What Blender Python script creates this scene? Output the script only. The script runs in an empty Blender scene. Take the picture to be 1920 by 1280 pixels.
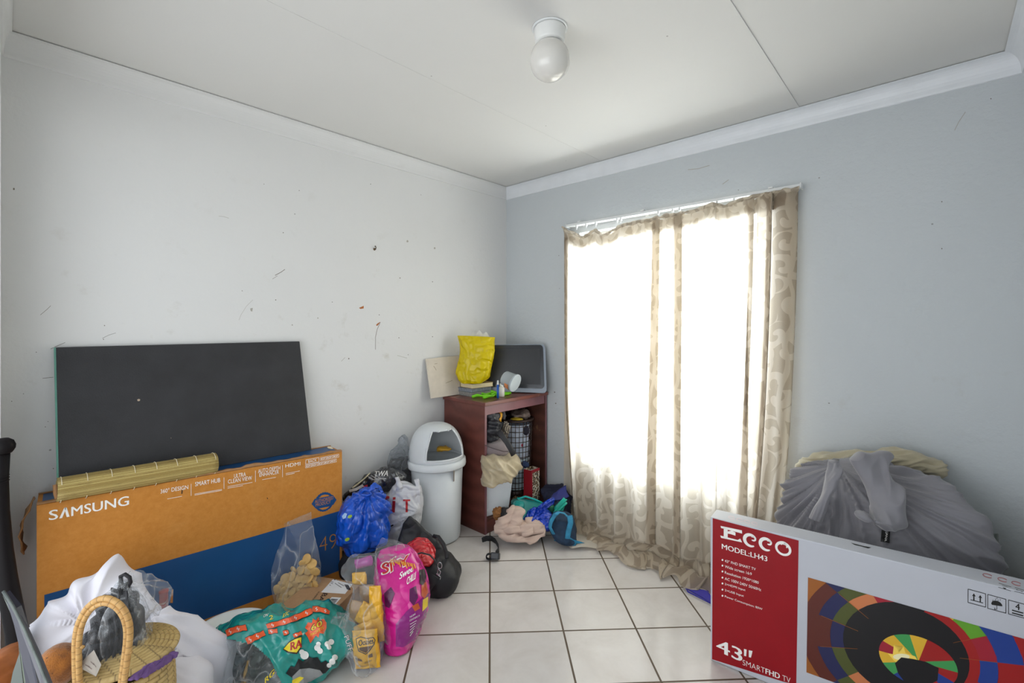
import bpy, bmesh, math, random
import numpy as np
from mathutils import Vector, noise, Matrix
from mathutils.bvhtree import BVHTree
random.seed(7)
sc = bpy.context.scene
# ------------------------------------------------------------------ camera
FPX, CX, CY = 870.0, 960.0, 605.0
TH = math.radians(42.55)
CAM = Vector((-2.910, -2.737, 1.45))
FW = Vector((math.cos(TH), math.sin(TH), 0)); RT = Vector((math.sin(TH), -math.cos(TH), 0)); UP = Vector((0, 0, 1))
cd = bpy.data.cameras.new('camera'); co = bpy.data.objects.new('camera', cd); sc.collection.objects.link(co)
cd.sensor_width = 36; cd.sensor_fit = 'HORIZONTAL'; cd.lens = FPX / 1920 * 36; cd.shift_y = (CY - 640) / 1920
cd.clip_start = 0.02
co.location = CAM; co.rotation_euler = (math.pi / 2, 0, TH - math.pi / 2)
sc.camera = co
# ------------------------------------------------------------------ light and exposure
vs = sc.view_settings
sc.display_settings.display_device = 'sRGB'
vs.view_transform = 'Standard'; vs.look = 'None'; vs.gamma = 1; vs.use_curve_mapping = False
vs.exposure = -0.12
w = bpy.data.worlds.new('world'); sc.world = w; w.use_nodes = True
w.node_tree.nodes['Background'].inputs['Color'].default_value = (0.80, 0.90, 1.0, 1)
w.node_tree.nodes['Background'].inputs['Strength'].default_value = 1.6
def area(name, loc, aim, sx, sy, power, col):
    l = bpy.data.lights.new(name, 'AREA'); l.shape = 'RECTANGLE'; l.size = sx; l.size_y = sy; l.energy = power; l.color = col
    o = bpy.data.objects.new(name, l); sc.collection.objects.link(o); o.location = loc
    o.rotation_euler = (Vector(aim) - Vector(loc)).to_track_quat('-Z', 'Y').to_euler(); return o
area('daylight_window', (0.55, -1.39, 1.45), (-1.5, -1.39, 1.15), 1.22, 1.7, 150, (0.95, 0.98, 1.0))
area('added_fill_light', (-3.75, -1.70, 1.20), (-1.4, -1.3, 1.50), 2.3, 2.0, 27, (1.0, 0.98, 0.95))  # invented fill lamp behind the camera, added to brighten the room
# ------------------------------------------------------------------ geometry helpers
def ray(px, py): return FW + RT * ((px - CX) / FPX) - UP * ((py - CY) / FPX)
def U(px, py, Z): return CAM + ray(px, py) * Z
def onz(px, py, z=0.0):
    d = ray(px, py); return CAM + d * ((z - CAM.z) / d.z)
def onx(px, py, x=0.0):
    d = ray(px, py); return CAM + d * ((x - CAM.x) / d.x)
def ony(px, py, y=0.0):
    d = ray(px, py); return CAM + d * ((y - CAM.y) / d.y)
def pxof(p):
    v = p - CAM; Z = v.dot(FW); return CX + FPX * v.dot(RT) / Z, CY - FPX * v.z / Z
def link(o): sc.collection.objects.link(o); return o
def tag(o, label=None, cat=None, group=None, kind=None):
    if label: o['label'] = label
    if cat: o['category'] = cat
    if group: o['group'] = group
    if kind: o['kind'] = kind
    return o
def thing(name, label, cat, loc=(0, 0, 0), group=None):
    o = bpy.data.objects.new(name, None); link(o); o.location = loc; o.empty_display_size = 0.05
    return tag(o, label, cat, group)
class M:
    """collects shapes in world coordinates; build() links them as ONE mesh object"""
    def __init__(s): s.v = []; s.f = []; s.mi = []; s.sm = []; s.uv = {}
    def add(s, verts, faces, mi=0, smooth=True, uvs=None):
        b = len(s.v); s.v += [Vector(p) for p in verts]
        for f in faces:
            s.f.append(tuple(i + b for i in f)); s.mi.append(mi); s.sm.append(smooth)
        if uvs:
            for i, q in enumerate(uvs): s.uv[b + i] = q
        return s
    def addbm(s, bm, mi=0, smooth=False, T=None):
        bm.verts.index_update()
        vs_ = [(T @ v.co) if T else v.co.copy() for v in bm.verts]
        s.add(vs_, [[v.index for v in f.verts] for f in bm.faces], mi, smooth); bm.free(); return s
    def box(s, a, b, bev=0.0, mi=0, T=None, seg=2, smooth=False):
        bm = bmesh.new(); bmesh.ops.create_cube(bm, size=1)
        a = Vector(a); b = Vector(b)
        for v in bm.verts: v.co = Vector(((a[i] + b[i]) / 2 + v.co[i] * abs(b[i] - a[i])) for i in range(3))
        if bev > 0: bmesh.ops.bevel(bm, geom=bm.edges[:], offset=bev, segments=seg, affect='EDGES', profile=0.6)
        return s.addbm(bm, mi, smooth, T)
    def hexa(s, p, bev=0.0, mi=0):
        """p: bottom four corners then top four, same winding"""
        bm = bmesh.new(); q = [bm.verts.new(Vector(x)) for x in p]
        for f in ((3, 2, 1, 0), (4, 5, 6, 7), (0, 1, 5, 4), (1, 2, 6, 5), (2, 3, 7, 6), (3, 0, 4, 7)): bm.faces.new([q[i] for i in f])
        bmesh.ops.recalc_face_normals(bm, faces=bm.faces[:])
        if bev > 0: bmesh.ops.bevel(bm, geom=bm.edges[:], offset=bev, segments=2, affect='EDGES', profile=0.6)
        return s.addbm(bm, mi, False)
    def tube(s, pts, r, n=10, closed=False, mi=0, flat=None):
        pts = [Vector(p) for p in pts]; N = len(pts); cl = 0; uvs = []; rr = r if isinstance(r, (list, tuple)) else [r] * N
        vs_ = []; prev = None
        for i, p in enumerate(pts):
            t = (pts[(i + 1) % N] - pts[i - 1]) if closed else (pts[min(i + 1, N - 1)] - pts[max(i - 1, 0)])
            t.normalize()
            if prev is None:
                x = t.orthogonal().normalized() if flat is None else (Vector(flat) - t * t.dot(Vector(flat))).normalized()
            else: x = (prev - t * t.dot(prev)).normalized()
            prev = x; y = t.cross(x); cl += (p - pts[i - 1]).length if i else 0; uvs += [(cl, k / n) for k in range(n)]
            for k in range(n):
                a = 2 * math.pi * k / n; c, d = math.cos(a), math.sin(a)
                if isinstance(rr[i], (tuple, list)): vs_.append(p + x * c * rr[i][0] + y * d * rr[i][1])
                else: vs_.append(p + (x * c + y * d) * rr[i])
        fs = []
        for i in range(N if closed else N - 1):
            for k in range(n):
                a = i * n + k; b = i * n + (k + 1) % n; j = ((i + 1) % N) * n
                fs.append((a, b, j + (k + 1) % n, j + k))
        if not closed: fs += [tuple(range(n))[::-1], tuple((N - 1) * n + k for k in range(n))]
        return s.add(vs_, fs, mi, True, uvs)
    def lathe(s, prof, c, n=40, mi=0, T=None, a0=0, a1=2 * math.pi):
        c = Vector(c); full = abs(a1 - a0 - 2 * math.pi) < 1e-6; k = n if full else n + 1; vs_ = []
        for r, z in prof:
            for i in range(k):
                a = a0 + (a1 - a0) * i / n; p = Vector((r * math.cos(a), r * math.sin(a), z))
                vs_.append((T @ p if T else p) + c)
        fs = []
        for j in range(len(prof) - 1):
            for i in range(n):
                i2 = (i + 1) % k
                fs.append((j * k + i, j * k + i2, (j + 1) * k + i2, (j + 1) * k + i))
        return s.add(vs_, fs, mi, True)
    def grid(s, nu, nv, f, mi=0, uvf=None, closed_u=False, thick=0.0):
        P = [Vector(f(i / (nu if closed_u else nu - 1), j / (nv - 1))) for j in range(nv) for i in range(nu)]
        uv = [(uvf(i / (nu - 1), j / (nv - 1)) if uvf else (i / (nu - 1), j / (nv - 1))) for j in range(nv) for i in range(nu)]
        fs = []
        for j in range(nv - 1):
            for i in range(nu if closed_u else nu - 1):
                i2 = (i + 1) % nu; fs.append((j * nu + i, j * nu + i2, (j + 1) * nu + i2, (j + 1) * nu + i))
        return s.add(P, fs, mi, True, uv)
    def build(s, name, mats, parent=None, thick=0.0, sub=0):
        mats = mats if isinstance(mats, (list, tuple)) else [mats]
        off = parent.location if parent is not None else Vector((0, 0, 0))
        if parent is not None and parent.parent is not None: off = off + parent.parent.location
        me = s.mesh(name, mats, off); o = bpy.data.objects.new(name, me); link(o); BUILT[o.name] = (s, mats, off)
        if parent is not None: o.parent = parent
        if thick:
            md = o.modifiers.new('thickness', 'SOLIDIFY'); md.thickness = thick; md.offset = 0
        return o
    def mesh(s, name, mats, off):
        me = bpy.data.meshes.new(name); me.from_pydata([tuple(p - off) for p in s.v], [], s.f)
        for m in mats: me.materials.append(m)
        me.polygons.foreach_set('material_index', s.mi); me.polygons.foreach_set('use_smooth', s.sm)
        if s.uv:
            ul = me.uv_layers.new(name='UVMap'); li = np.empty(len(me.loops), dtype=np.int32); me.loops.foreach_get('vertex_index', li)
            arr = np.zeros((len(s.v), 2), dtype=np.float32)
            for k, q in s.uv.items(): arr[k] = q
            ul.data.foreach_set('uv', arr[li].ravel())
        me.validate(); me.update(); return me
    def bvh(s): return BVHTree.FromPolygons(s.v, s.f)
BUILT = {}
def print_on(o, b, mats):
    """add printed shapes to the mesh of an object already built"""
    s, m0, off = BUILT[o.name]; mats = mats if isinstance(mats, (list, tuple)) else [mats]; n = len(s.v); k = len(m0)
    s.v += b.v; s.f += [tuple(i + n for i in f) for f in b.f]; s.mi += [i + k for i in b.mi]; s.sm += b.sm; m1 = list(m0) + list(mats)
    o.data = s.mesh(o.name, m1, off); BUILT[o.name] = (s, m1, off)
def crspline(P, m):
    """Catmull-Rom resampling of a list of equal-length tuples to m samples"""
    P = np.array(P, dtype=float); d = np.linalg.norm(np.diff(P[:, :4], axis=0), axis=1) ** 0.7 + 1e-6
    t = np.concatenate([[0], np.cumsum(d)]); t /= t[-1]; out = []
    for x in np.linspace(0, 1, m):
        i = min(max(int(np.searchsorted(t, x)) - 1, 0), len(P) - 2)
        u = (x - t[i]) / (t[i + 1] - t[i]); p1, p2 = P[i], P[i + 1]; dt = t[i + 1] - t[i]
        def tg(k):
            a, b = max(k - 1, 0), min(k + 1, len(P) - 1); return (P[b] - P[a]) / (t[b] - t[a])
        m1, m2 = tg(i) * dt, tg(i + 1) * dt
        out.append((2 * u**3 - 3 * u**2 + 1) * p1 + (u**3 - 2 * u**2 + u) * m1 + (-2 * u**3 + 3 * u**2) * p2 + (u**3 - u**2) * m2)
    return out
def sp(x, e): return math.copysign(abs(x) ** e, x)
def loft(rows, n=72, m=70, pw=2.2, disp=None, floor=0.004, M_=None, mi=0, cap=True, lim=None, mif=None):
    """a closed body: rows of (left x, left y, right x, right y, Z, half depth), given as sight lines and a real distance"""
    R = crspline(rows, m); grid = np.zeros((m, n, 3)); px = np.zeros((m, n, 2))
    for j, r in enumerate(R):
        A = U(r[0], r[1], r[4]); B = U(r[2], r[3], r[6] if len(r) > 6 else r[4]); c = (A + B) / 2; h = (B - A) / 2
        for i in range(n):
            a = 2 * math.pi * i / n
            grid[j, i] = c + h * sp(math.cos(a), 2 / pw) + FW * (max(r[5], .002) * sp(math.sin(a), 2 / pw))
    du = np.roll(grid, -1, 1) - np.roll(grid, 1, 1); dv = np.gradient(grid, axis=0)
    nr = np.cross(du, dv); nr /= (np.linalg.norm(nr, axis=2, keepdims=True) + 1e-9)
    if (nr[m // 2, 3 * n // 4] @ np.array(FW)) > 0: nr = -nr
    if disp:
        for j in range(m):
            for i in range(n):
                p = Vector(grid[j, i]); q = pxof(p)
                grid[j, i] += nr[j, i] * disp(p, i / n, j / (m - 1), q)
    if floor is not None: grid[:, :, 2] = np.maximum(grid[:, :, 2], floor + 0.002 * np.abs(np.sin(np.arange(n) * 1.7))[None, :])
    if lim: grid = lim(grid)
    Mx = M_ or M(); uv = []; vs_ = []; L = 0
    for j in range(m):
        if j: L += float(np.linalg.norm(grid[j].mean(0) - grid[j - 1].mean(0)))
        cf = float(np.linalg.norm(np.diff(grid[j], axis=0), axis=1).sum())
        for i in range(n): vs_.append(grid[j, i]); uv.append((cf * (i / n), L))
    fs = [(j * n + i, j * n + (i + 1) % n, (j + 1) * n + (i + 1) % n, (j + 1) * n + i) for j in range(m - 1) for i in range(n)]
    if cap: fs += [tuple(range(n))[::-1], tuple((m - 1) * n + i for i in range(n))]
    k0 = len(Mx.mi); Mx.add(vs_, fs, mi, True, uv)
    if mif:
        for j in range(m - 1):
            for i in range(n): Mx.mi[k0 + j * n + i] = mif(*pxof(Vector(vs_[j * n + i])), i, n)
    return Mx
def nz(p, s, seed=0.0): return noise.noise(Vector((p.x * s + seed, p.y * s - seed * .7, p.z * s + seed * 1.3)))
def facet(p, s, seed=0.0):
    """crease height, 0 to .5: long ridges as in crumpled film"""
    k = int(seed) % 3; a = Vector((p.x, p.y, p.z)) * s
    if k == 0: a = Vector((a.x + .5 * a.z, a.y - .4 * a.z, (a.z - .4 * a.x) * .45))
    elif k == 1: a = Vector((a.x * .8 - .7 * a.z, (a.y + .3 * a.x) * .55, a.z + .5 * a.x))
    else: a = Vector(((a.x + a.y) * .5, a.y - a.x + .3 * a.z, a.z * .8))
    n = abs(noise.noise(a + Vector((seed * 3.1, seed, -seed)))) + .35 * abs(noise.noise(a * 2.1 + Vector((5, seed, 1))))
    return max(0, .5 - n * .95)
def crumple(A, s, seed=0.0):
    return lambda p, u, v, q: A * (facet(p, s, seed) - .30) * 2.2 + A * .7 * nz(p, s * .8, seed) + A * .9 * (facet(p, s * 2.7, seed + 5) - .25)
def folds(A, cx, cy, k, seed=0.0, s=6, fall=300.0, wob=1.2):
    """cloth folds running out from a gathered point seen at (cx, cy)"""
    def f(p, u, v, q):
        dx, dy = q[0] - cx, q[1] - cy; r = math.hypot(dx, dy); a = math.atan2(dy, dx) + 0.25 * nz(p, s * .5, seed + 3)
        w_ = noise.noise(Vector((a * k + seed, r / fall, p.dot(FW) * 4))) * 1.5
        return A * (.55 - abs(w_) * 2) * min(1, r / 30) + A * wob * nz(p, s, seed)
    return f
def pbd(P, size, colliders, steps=160, iters=12, pins=None, damp=.985, g=9.8, dt=.012, bend=.25, fric=.35, pull=None):
    """small position-based cloth drape, P is (rows, cols, 3)"""
    X = P.copy(); Vv = np.zeros_like(X); nr_, nc = X.shape[:2]
    lu, lv = size[0] / (nc - 1), size[1] / (nr_ - 1); ld = math.hypot(lu, lv)
    def cons(a, b, L, k):
        d = X[b] - X[a]; l = np.linalg.norm(d, axis=2, keepdims=True) + 1e-9; c = d * ((l - L) / l * .5 * k)
        X[a] += c * wgt[a]; X[b] -= c * wgt[b]
    wgt = np.ones((nr_, nc, 1))
    if pins is not None: wgt[pins] = 0
    S = slice
    sets = []
    for o in (0, 1):
        e = (nc - 1 - o) // 2 * 2; sets.append(((S(None), S(o, o + e, 2)), (S(None), S(o + 1, o + e + 1, 2)), lu, 1))
        e = (nr_ - 1 - o) // 2 * 2; sets.append(((S(o, o + e, 2), S(None)), (S(o + 1, o + e + 1, 2), S(None)), lv, 1))
    dsets = [((S(0, -1), S(0, -1)), (S(1, None), S(1, None)), ld, .35), ((S(0, -1), S(1, None)), (S(1, None), S(0, -1)), ld, .35)]
    bsets = [((S(None), S(0, -3)), (S(None), S(3, None)), 3 * lu, bend), ((S(0, -3), S(None)), (S(3, None), S(None)), 3 * lv, bend)]
    for st in range(steps):
        X0 = X.copy(); Vv[..., 2] -= g * dt; Vv *= damp; X += Vv * dt * wgt
        if pull is not None: X += pull(X, st / steps) * wgt
        for _ in range(iters):
            for a, b, L, k in sets + dsets: cons(a, b, L, k)
            for a, b, L, k in bsets:
                d = X[b] - X[a]; l = np.linalg.norm(d, axis=2, keepdims=True) + 1e-9; c = d * (np.minimum(l - L * .8, 0) / l * .25 * k)
                X[a] += c * wgt[a]; X[b] -= c * wgt[b]
        hit = np.zeros((nr_, nc), bool)
        for col in colliders: hit |= col(X)
        Vv = (X - X0) / dt; sp_ = np.linalg.norm(Vv, axis=2, keepdims=True); Vv *= np.minimum(1, 1.5 / (sp_ + 1e-6))
        Vv[hit] *= fric
    return X
def col_floor(z=0.004):
    def f(X):
        h = X[..., 2] < z; X[..., 2] = np.maximum(X[..., 2], z); return h
    return f
def col_ell(c, r):
    c = np.array(c); r = np.array(r)
    def f(X):
        q = (X - c) / r; l = np.linalg.norm(q, axis=2); h = l < 1; X[h] = c + q[h] / (l[h][:, None] + 1e-9) * r; return h
    return f
def col_box(c, hx, hy, zt, ang, off=.006):
    """upright box standing on the floor, top at zt, turned by ang"""
    ca, sa = math.cos(ang), math.sin(ang)
    def f(X):
        d = X - np.array([c[0], c[1], 0]); x = d[..., 0] * ca + d[..., 1] * sa; y = -d[..., 0] * sa + d[..., 1] * ca
        px_, py_, pz_ = hx + off - np.abs(x), hy + off - np.abs(y), zt + off - X[..., 2]
        h = (px_ > 0) & (py_ > 0) & (pz_ > 0); m = np.minimum(np.minimum(px_, py_), pz_)
        a = h & (pz_ == m); X[a, 2] = zt + off
        b = h & (px_ == m) & ~a; nx = np.where(x > 0, 1, -1) * px_
        X[b, 0] += (nx * ca)[b]; X[b, 1] += (nx * sa)[b]
        c2 = h & (py_ == m) & ~a & ~b; ny = np.where(y > 0, 1, -1) * py_
        X[c2, 0] -= (ny * sa)[c2]; X[c2, 1] += (ny * ca)[c2]
        return h
    return f
def cloth_mesh(X, size, M_=None, mi=0):
    nr_, nc = X.shape[:2]; Mx = M_ or M()
    uv = [(size[0] * i / (nc - 1), size[1] * j / (nr_ - 1)) for j in range(nr_) for i in range(nc)]
    fs = [(j * nc + i, j * nc + i + 1, (j + 1) * nc + i + 1, (j + 1) * nc + i) for j in range(nr_ - 1) for i in range(nc - 1)]
    return Mx.add([Vector(p) for p in X.reshape(-1, 3)], fs, mi, True, uv)
# ---- flat print laid on a surface: outlines given as sight lines, dropped on the real surface
def drop(bm, tree, mp, off, sub):
    if sub:
        for _ in range(5):
            le = [e for e in bm.edges if e.calc_length() > sub]
            if not le: break
            bmesh.ops.subdivide_edges(bm, edges=le, cuts=1); bmesh.ops.triangulate(bm, faces=bm.faces[:])
    bm.verts.index_update(); vs_ = []; ok = []
    for v in bm.verts:
        d = ray(v.co.x, v.co.y).normalized(); h, nr, _, _ = tree.ray_cast(CAM, d)
        ok.append(h is not None); vs_.append((h - d * off) if h is not None else CAM)
    fs = [[v.index for v in f.verts] for f in bm.faces if all(ok[v.index] for v in f.verts)]
    used = sorted({i for f in fs for i in f}); mp_ = {i: k for k, i in enumerate(used)}
    bm.free(); return [vs_[i] for i in used], [[mp_[i] for i in f] for f in fs]
def put_poly(Mx, tree, pts, mi=0, off=.0007, sub=0, hole=None):
    bm = bmesh.new()
    if hole:
        n = len(pts); a = [bm.verts.new((p[0], p[1], 0)) for p in pts]; b = [bm.verts.new((p[0], p[1], 0)) for p in hole]
        for i in range(n): bm.faces.new((a[i], a[(i + 1) % n], b[(i + 1) % n], b[i]))
    else:
        f = bm.faces.new([bm.verts.new((p[0], p[1], 0)) for p in pts]); bmesh.ops.triangulate(bm, faces=[f])
    vs_, fs = drop(bm, tree, None, off, sub)
    if fs: Mx.add(vs_, fs, mi, False)
def put_line(Mx, tree, pts, wd, mi=0, off=.0007, sub=0, closed=False):
    for i in range(len(pts) - (0 if closed else 1)):
        a = Vector((*pts[i], 0)); b = Vector((*pts[(i + 1) % len(pts)], 0)); d = (b - a).normalized(); nn = Vector((-d.y, d.x, 0)) * wd / 2; a = a - d * wd * .25; b = b + d * wd * .25
        put_poly(Mx, tree, [(a + nn)[:2], (b + nn)[:2], (b - nn)[:2], (a - nn)[:2]], mi, off, sub)
def text_bm(s, shear=0, bold=0):
    cu = bpy.data.curves.new('txt', 'FONT'); cu.body = s; cu.resolution_u = 3; cu.shear = shear; cu.offset = bold; cu.fill_mode = 'FRONT'
    ob = bpy.data.objects.new('txt', cu); link(ob); bpy.context.view_layer.update()
    me = bpy.data.meshes.new_from_object(ob.evaluated_get(bpy.context.evaluated_depsgraph_get())); bm = bmesh.new(); bm.from_mesh(me)
    bpy.data.objects.remove(ob); bpy.data.curves.remove(cu); bpy.data.meshes.remove(me)
    xs = [v.co.x for v in bm.verts] or [0, 1]; ys = [v.co.y for v in bm.verts] or [0, 1]
    x0, x1, y0, y1 = min(xs), max(xs), min(ys), max(ys)
    for v in bm.verts: v.co = Vector(((v.co.x - x0) / (x1 - x0 + 1e-9), (v.co.y - y0) / (y1 - y0 + 1e-9), 0))
    return bm
def put_text(Mx, tree, s, bl, br, h, mi=0, off=.0008, sub=0, bold=0, shear=0, hr=None, lean=(0, -1)):
    """text between baseline ends bl and br, letters h high (hr at the right end); bold thickens the strokes"""
    hr = hr or h; L = math.hypot(br[0] - bl[0], br[1] - bl[1]); tx, ty = (br[0] - bl[0]) / L, (br[1] - bl[1]) / L; d = max(0, bold) * h * .9
    for k in ((0,) if d <= 0 else (-1, 1) if d < .35 else (-1, -.33, .33, 1)):
        bm = text_bm(s, shear, min(0, bold)); sx_, sy_ = tx * d * k, ty * d * k
        for v in bm.verts:
            x, y = v.co.x, v.co.y; hh = h + (hr - h) * x
            v.co = Vector((bl[0] + (br[0] - bl[0]) * x + lean[0] * hh * y + sx_, bl[1] + (br[1] - bl[1]) * x + lean[1] * hh * y + sy_, 0))
        vs_, fs = drop(bm, tree, None, off + .00004 * k, sub)
        if fs: Mx.add(vs_, fs, mi, False)
# ------------------------------------------------------------------ materials
def lin(c):
    if isinstance(c, str): c = [int(c[i:i + 2], 16) / 255 for i in (0, 2, 4)]
    return tuple((x / 12.92 if x <= .04045 else ((x + .055) / 1.055) ** 2.4) for x in c) + (1,)
class NT:
    def __init__(s, name):
        s.m = bpy.data.materials.new(name); s.m.use_nodes = True; s.t = s.m.node_tree; s.b = s.t.nodes['Principled BSDF']; s.out = s.t.nodes['Material Output']
    def n(s, typ, ins=None, **kw):
        x = s.t.nodes.new('ShaderNode' + typ)
        for k, v in kw.items(): setattr(x, k, v)
        for k, v in (ins or {}).items(): s.set(x.inputs[k], v)
        return x
    def set(s, sock, v):
        if hasattr(v, 'is_output'): s.t.links.new(v, sock)
        elif hasattr(v, 'outputs'): s.t.links.new(v.outputs[0], sock)
        else: sock.default_value = v
    def math(s, op, a, b=0.0, c=0.0):
        x = s.n('Math', operation=op); s.set(x.inputs[0], a); s.set(x.inputs[1], b); s.set(x.inputs[2], c); return x.outputs[0]
    def mix(s, f, a, b):
        x = s.n('Mix', data_type='RGBA'); s.set(x.inputs[0], f); s.set(x.inputs[6], a); s.set(x.inputs[7], b); return x.outputs[2]
    def ramp(s, f, stops):
        x = s.n('ValToRGB'); s.set(x.inputs[0], f); e = x.color_ramp.elements
        while len(e) < len(stops): e.new(.5)
        for k, (p, c) in zip(e, stops): k.position = p; k.color = c if len(c) == 4 else (*c, 1)
        return x.outputs[0]
    def obj(s): return s.n('TexCoord').outputs['Object']
    def noise(s, scale, detail=3, vec=None, rough=.55, dist=0):
        x = s.n('TexNoise', {'Scale': scale, 'Detail': detail, 'Roughness': rough, 'Distortion': dist}); s.set(x.inputs['Vector'], vec or s.obj()); return x.outputs['Fac']
    def crease(s, scale, seed=0.0):
        """ridge lines of crumpled film, two crossing directions"""
        o = s.obj(); r = []
        for k, (rot, sc_) in enumerate((((.5, .3, .4), (1.0, .8, .38)), ((-.6, .5, 1.2), (.45, 1.0, .9)))):
            mp = s.n('Mapping', {'Vector': o, 'Rotation': rot, 'Scale': sc_, 'Location': (seed + k * 3.3, 1.7 * k, seed)}); x = s.n('TexNoise', {'Vector': mp, 'Scale': scale * (1 + .5 * k), 'Detail': 1.5, 'Roughness': .4})
            r.append(s.math('ABSOLUTE', s.math('SUBTRACT', x.outputs['Fac'], .5)))
        return r
    def bump(s, h, dist, strength=1.0, nrm=None):
        x = s.n('Bump', {'Strength': strength, 'Distance': dist, 'Height': h})
        if nrm: s.set(x.inputs['Normal'], nrm)
        return x.outputs[0]
def mat(name, col, rough=.6, var=.08, vs_=8, metal=0, bump=0, bs=60, spec=.5, coat=0, sheen=0, trans=0, wr=0, wrs=14):
    """plain surface with a slight tone change and grain; wr adds creases"""
    t = NT(name); c = lin(col); b = t.b
    f = t.noise(vs_, 4)
    lo = tuple(x * (1 - var) for x in c[:3]) + (1,); hi = tuple(min(1, x * (1 + var)) for x in c[:3]) + (1,)
    t.set(b.inputs['Base Color'], t.ramp(f, [(.3, lo), (.7, hi)]))
    b.inputs['Roughness'].default_value = rough; b.inputs['Metallic'].default_value = metal; b.inputs['Specular IOR Level'].default_value = spec
    b.inputs['Coat Weight'].default_value = coat; b.inputs['Sheen Weight'].default_value = sheen
    nrm = None
    if wr:
        r1, r2 = t.crease(wrs * .7); nrm = t.bump(t.math('ADD', t.math('MINIMUM', r1, .14), t.math('MULTIPLY', t.math('MINIMUM', r2, .12), .7)), wr * 5)
    if bump: nrm = t.bump(t.noise(bs, 4), bump, nrm=nrm)
    if nrm: t.set(b.inputs['Normal'], nrm)
    if trans:
        tr = t.n('BsdfTranslucent', {'Color': c}); mx = t.n('MixShader', {0: trans, 1: b, 2: tr}); t.t.links.new(mx.outputs[0], t.out.inputs[0])
    return t.m
def film(name, col=(.9, .92, .95), a=.08, wr=.02, wrs=7, haze='f4f6f8'):
    """thin clear plastic: mostly see-through, bright glossy creases"""
    t = NT(name); b = t.b; b.inputs['Base Color'].default_value = lin(haze); b.inputs['Roughness'].default_value = .10; b.inputs['Specular IOR Level'].default_value = 1.0
    r1, r2 = t.crease(wrs); nrm = t.bump(t.math('ADD', t.math('MINIMUM', r1, .14), t.math('MULTIPLY', t.math('MINIMUM', r2, .12), .7)), wr * 7); t.set(b.inputs['Normal'], nrm)
    lw = t.n('LayerWeight', {'Blend': .3, 'Normal': nrm}); tr = t.n('BsdfTransparent', {'Color': (*col, 1)})
    cr = t.n('MapRange', {0: r1, 1: .016, 2: .0, 3: 0.0, 4: .22}).outputs[0]
    f = t.math('MINIMUM', t.math('ADD', t.math('ADD', t.math('MULTIPLY', t.math('POWER', lw.outputs['Facing'], 2.5), .55), a), cr), .85); mx = t.n('MixShader', {0: f, 1: tr, 2: b}); t.t.links.new(mx.outputs[0], t.out.inputs[0])
    return t.m
def m_wall(name, col, bump=.0025, bs=28, dirt=.5):
    t = NT(name); b = t.b; c = lin(col); o = t.n('NewGeometry').outputs['Position']
    big = t.noise(1.3, 5, o); sm = t.noise(7, 6, o, .65)
    base = t.ramp(big, [(.3, tuple(x * .97 for x in c[:3])), (.7, c[:3])])
    st = t.ramp(sm, [(.60, (0, 0, 0)), (.80, (1, 1, 1))])
    sx = t.n('SeparateXYZ', {0: o}); hgt = t.n('MapRange', {0: sx.outputs[2], 1: 2.1, 2: .4, 3: .15, 4: 1.0}).outputs[0]
    base = t.mix(t.math('MULTIPLY', t.math('MULTIPLY', st, dirt), hgt), base, lin('a39a86'))
    sp_ = t.n('TexVoronoi', {'Scale': 9, 'Vector': o, 'Randomness': 1}); dots = t.math('LESS_THAN', sp_.outputs['Distance'], .035)
    rnd = t.n('SeparateColor', {0: sp_.outputs['Color']}); dots = t.math('MULTIPLY', dots, t.math('GREATER_THAN', rnd.outputs[0], .86))
    base = t.mix(t.math('MULTIPLY', dots, .55), base, lin('5a5048'))
    t.set(b.inputs['Base Color'], base); b.inputs['Roughness'].default_value = .6; b.inputs['Specular IOR Level'].default_value = .35
    t.set(b.inputs['Normal'], t.bump(t.noise(bs, 5, o, .6), bump)); return t.m
def m_floor():
    t = NT('floor_tiles'); o = t.n('NewGeometry').outputs['Position']; b = t.b
    mp = t.n('Mapping', {'Vector': o, 'Rotation': (0, 0, -math.radians(TILE_A)), 'Location': (TILE_O[0], TILE_O[1], 0)}, vector_type='POINT')
    br = t.n('TexBrick', {'Vector': mp, 'Scale': 1.0, 'Mortar Size': .0045, 'Mortar Smooth': .15, 'Brick Width': .328, 'Row Height': .3465, 'Bias': 0,
                          'Color1': lin('d6d0cb'), 'Color2': lin('cdc8c4'), 'Mortar': lin('5b4c3c')}, offset=0, squash=1)
    cl = t.noise(5.5, 6, o, .62, .5); c2 = t.noise(30, 4, o)
    col = t.mix(t.math('MULTIPLY', t.ramp(cl, [(.38, (0, 0, 0)), (.68, (1, 1, 1))]), .42), br.outputs['Color'], lin('b5aca4'))
    col = t.mix(t.math('MULTIPLY', c2, .12), col, lin('ece9e6'))
    col = t.mix(br.outputs['Fac'], col, lin('5b4c3c'))
    t.set(b.inputs['Base Color'], col)
    t.set(b.inputs['Roughness'], t.math('ADD', t.math('MULTIPLY', br.outputs['Fac'], .45), t.math('MULTIPLY', cl, .35)))
    b.inputs['Specular IOR Level'].default_value = .45
    t.set(b.inputs['Normal'], t.bump(t.math('SUBTRACT', t.math('MULTIPLY', c2, .12), br.outputs['Fac']), .0015)); return t.m
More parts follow.
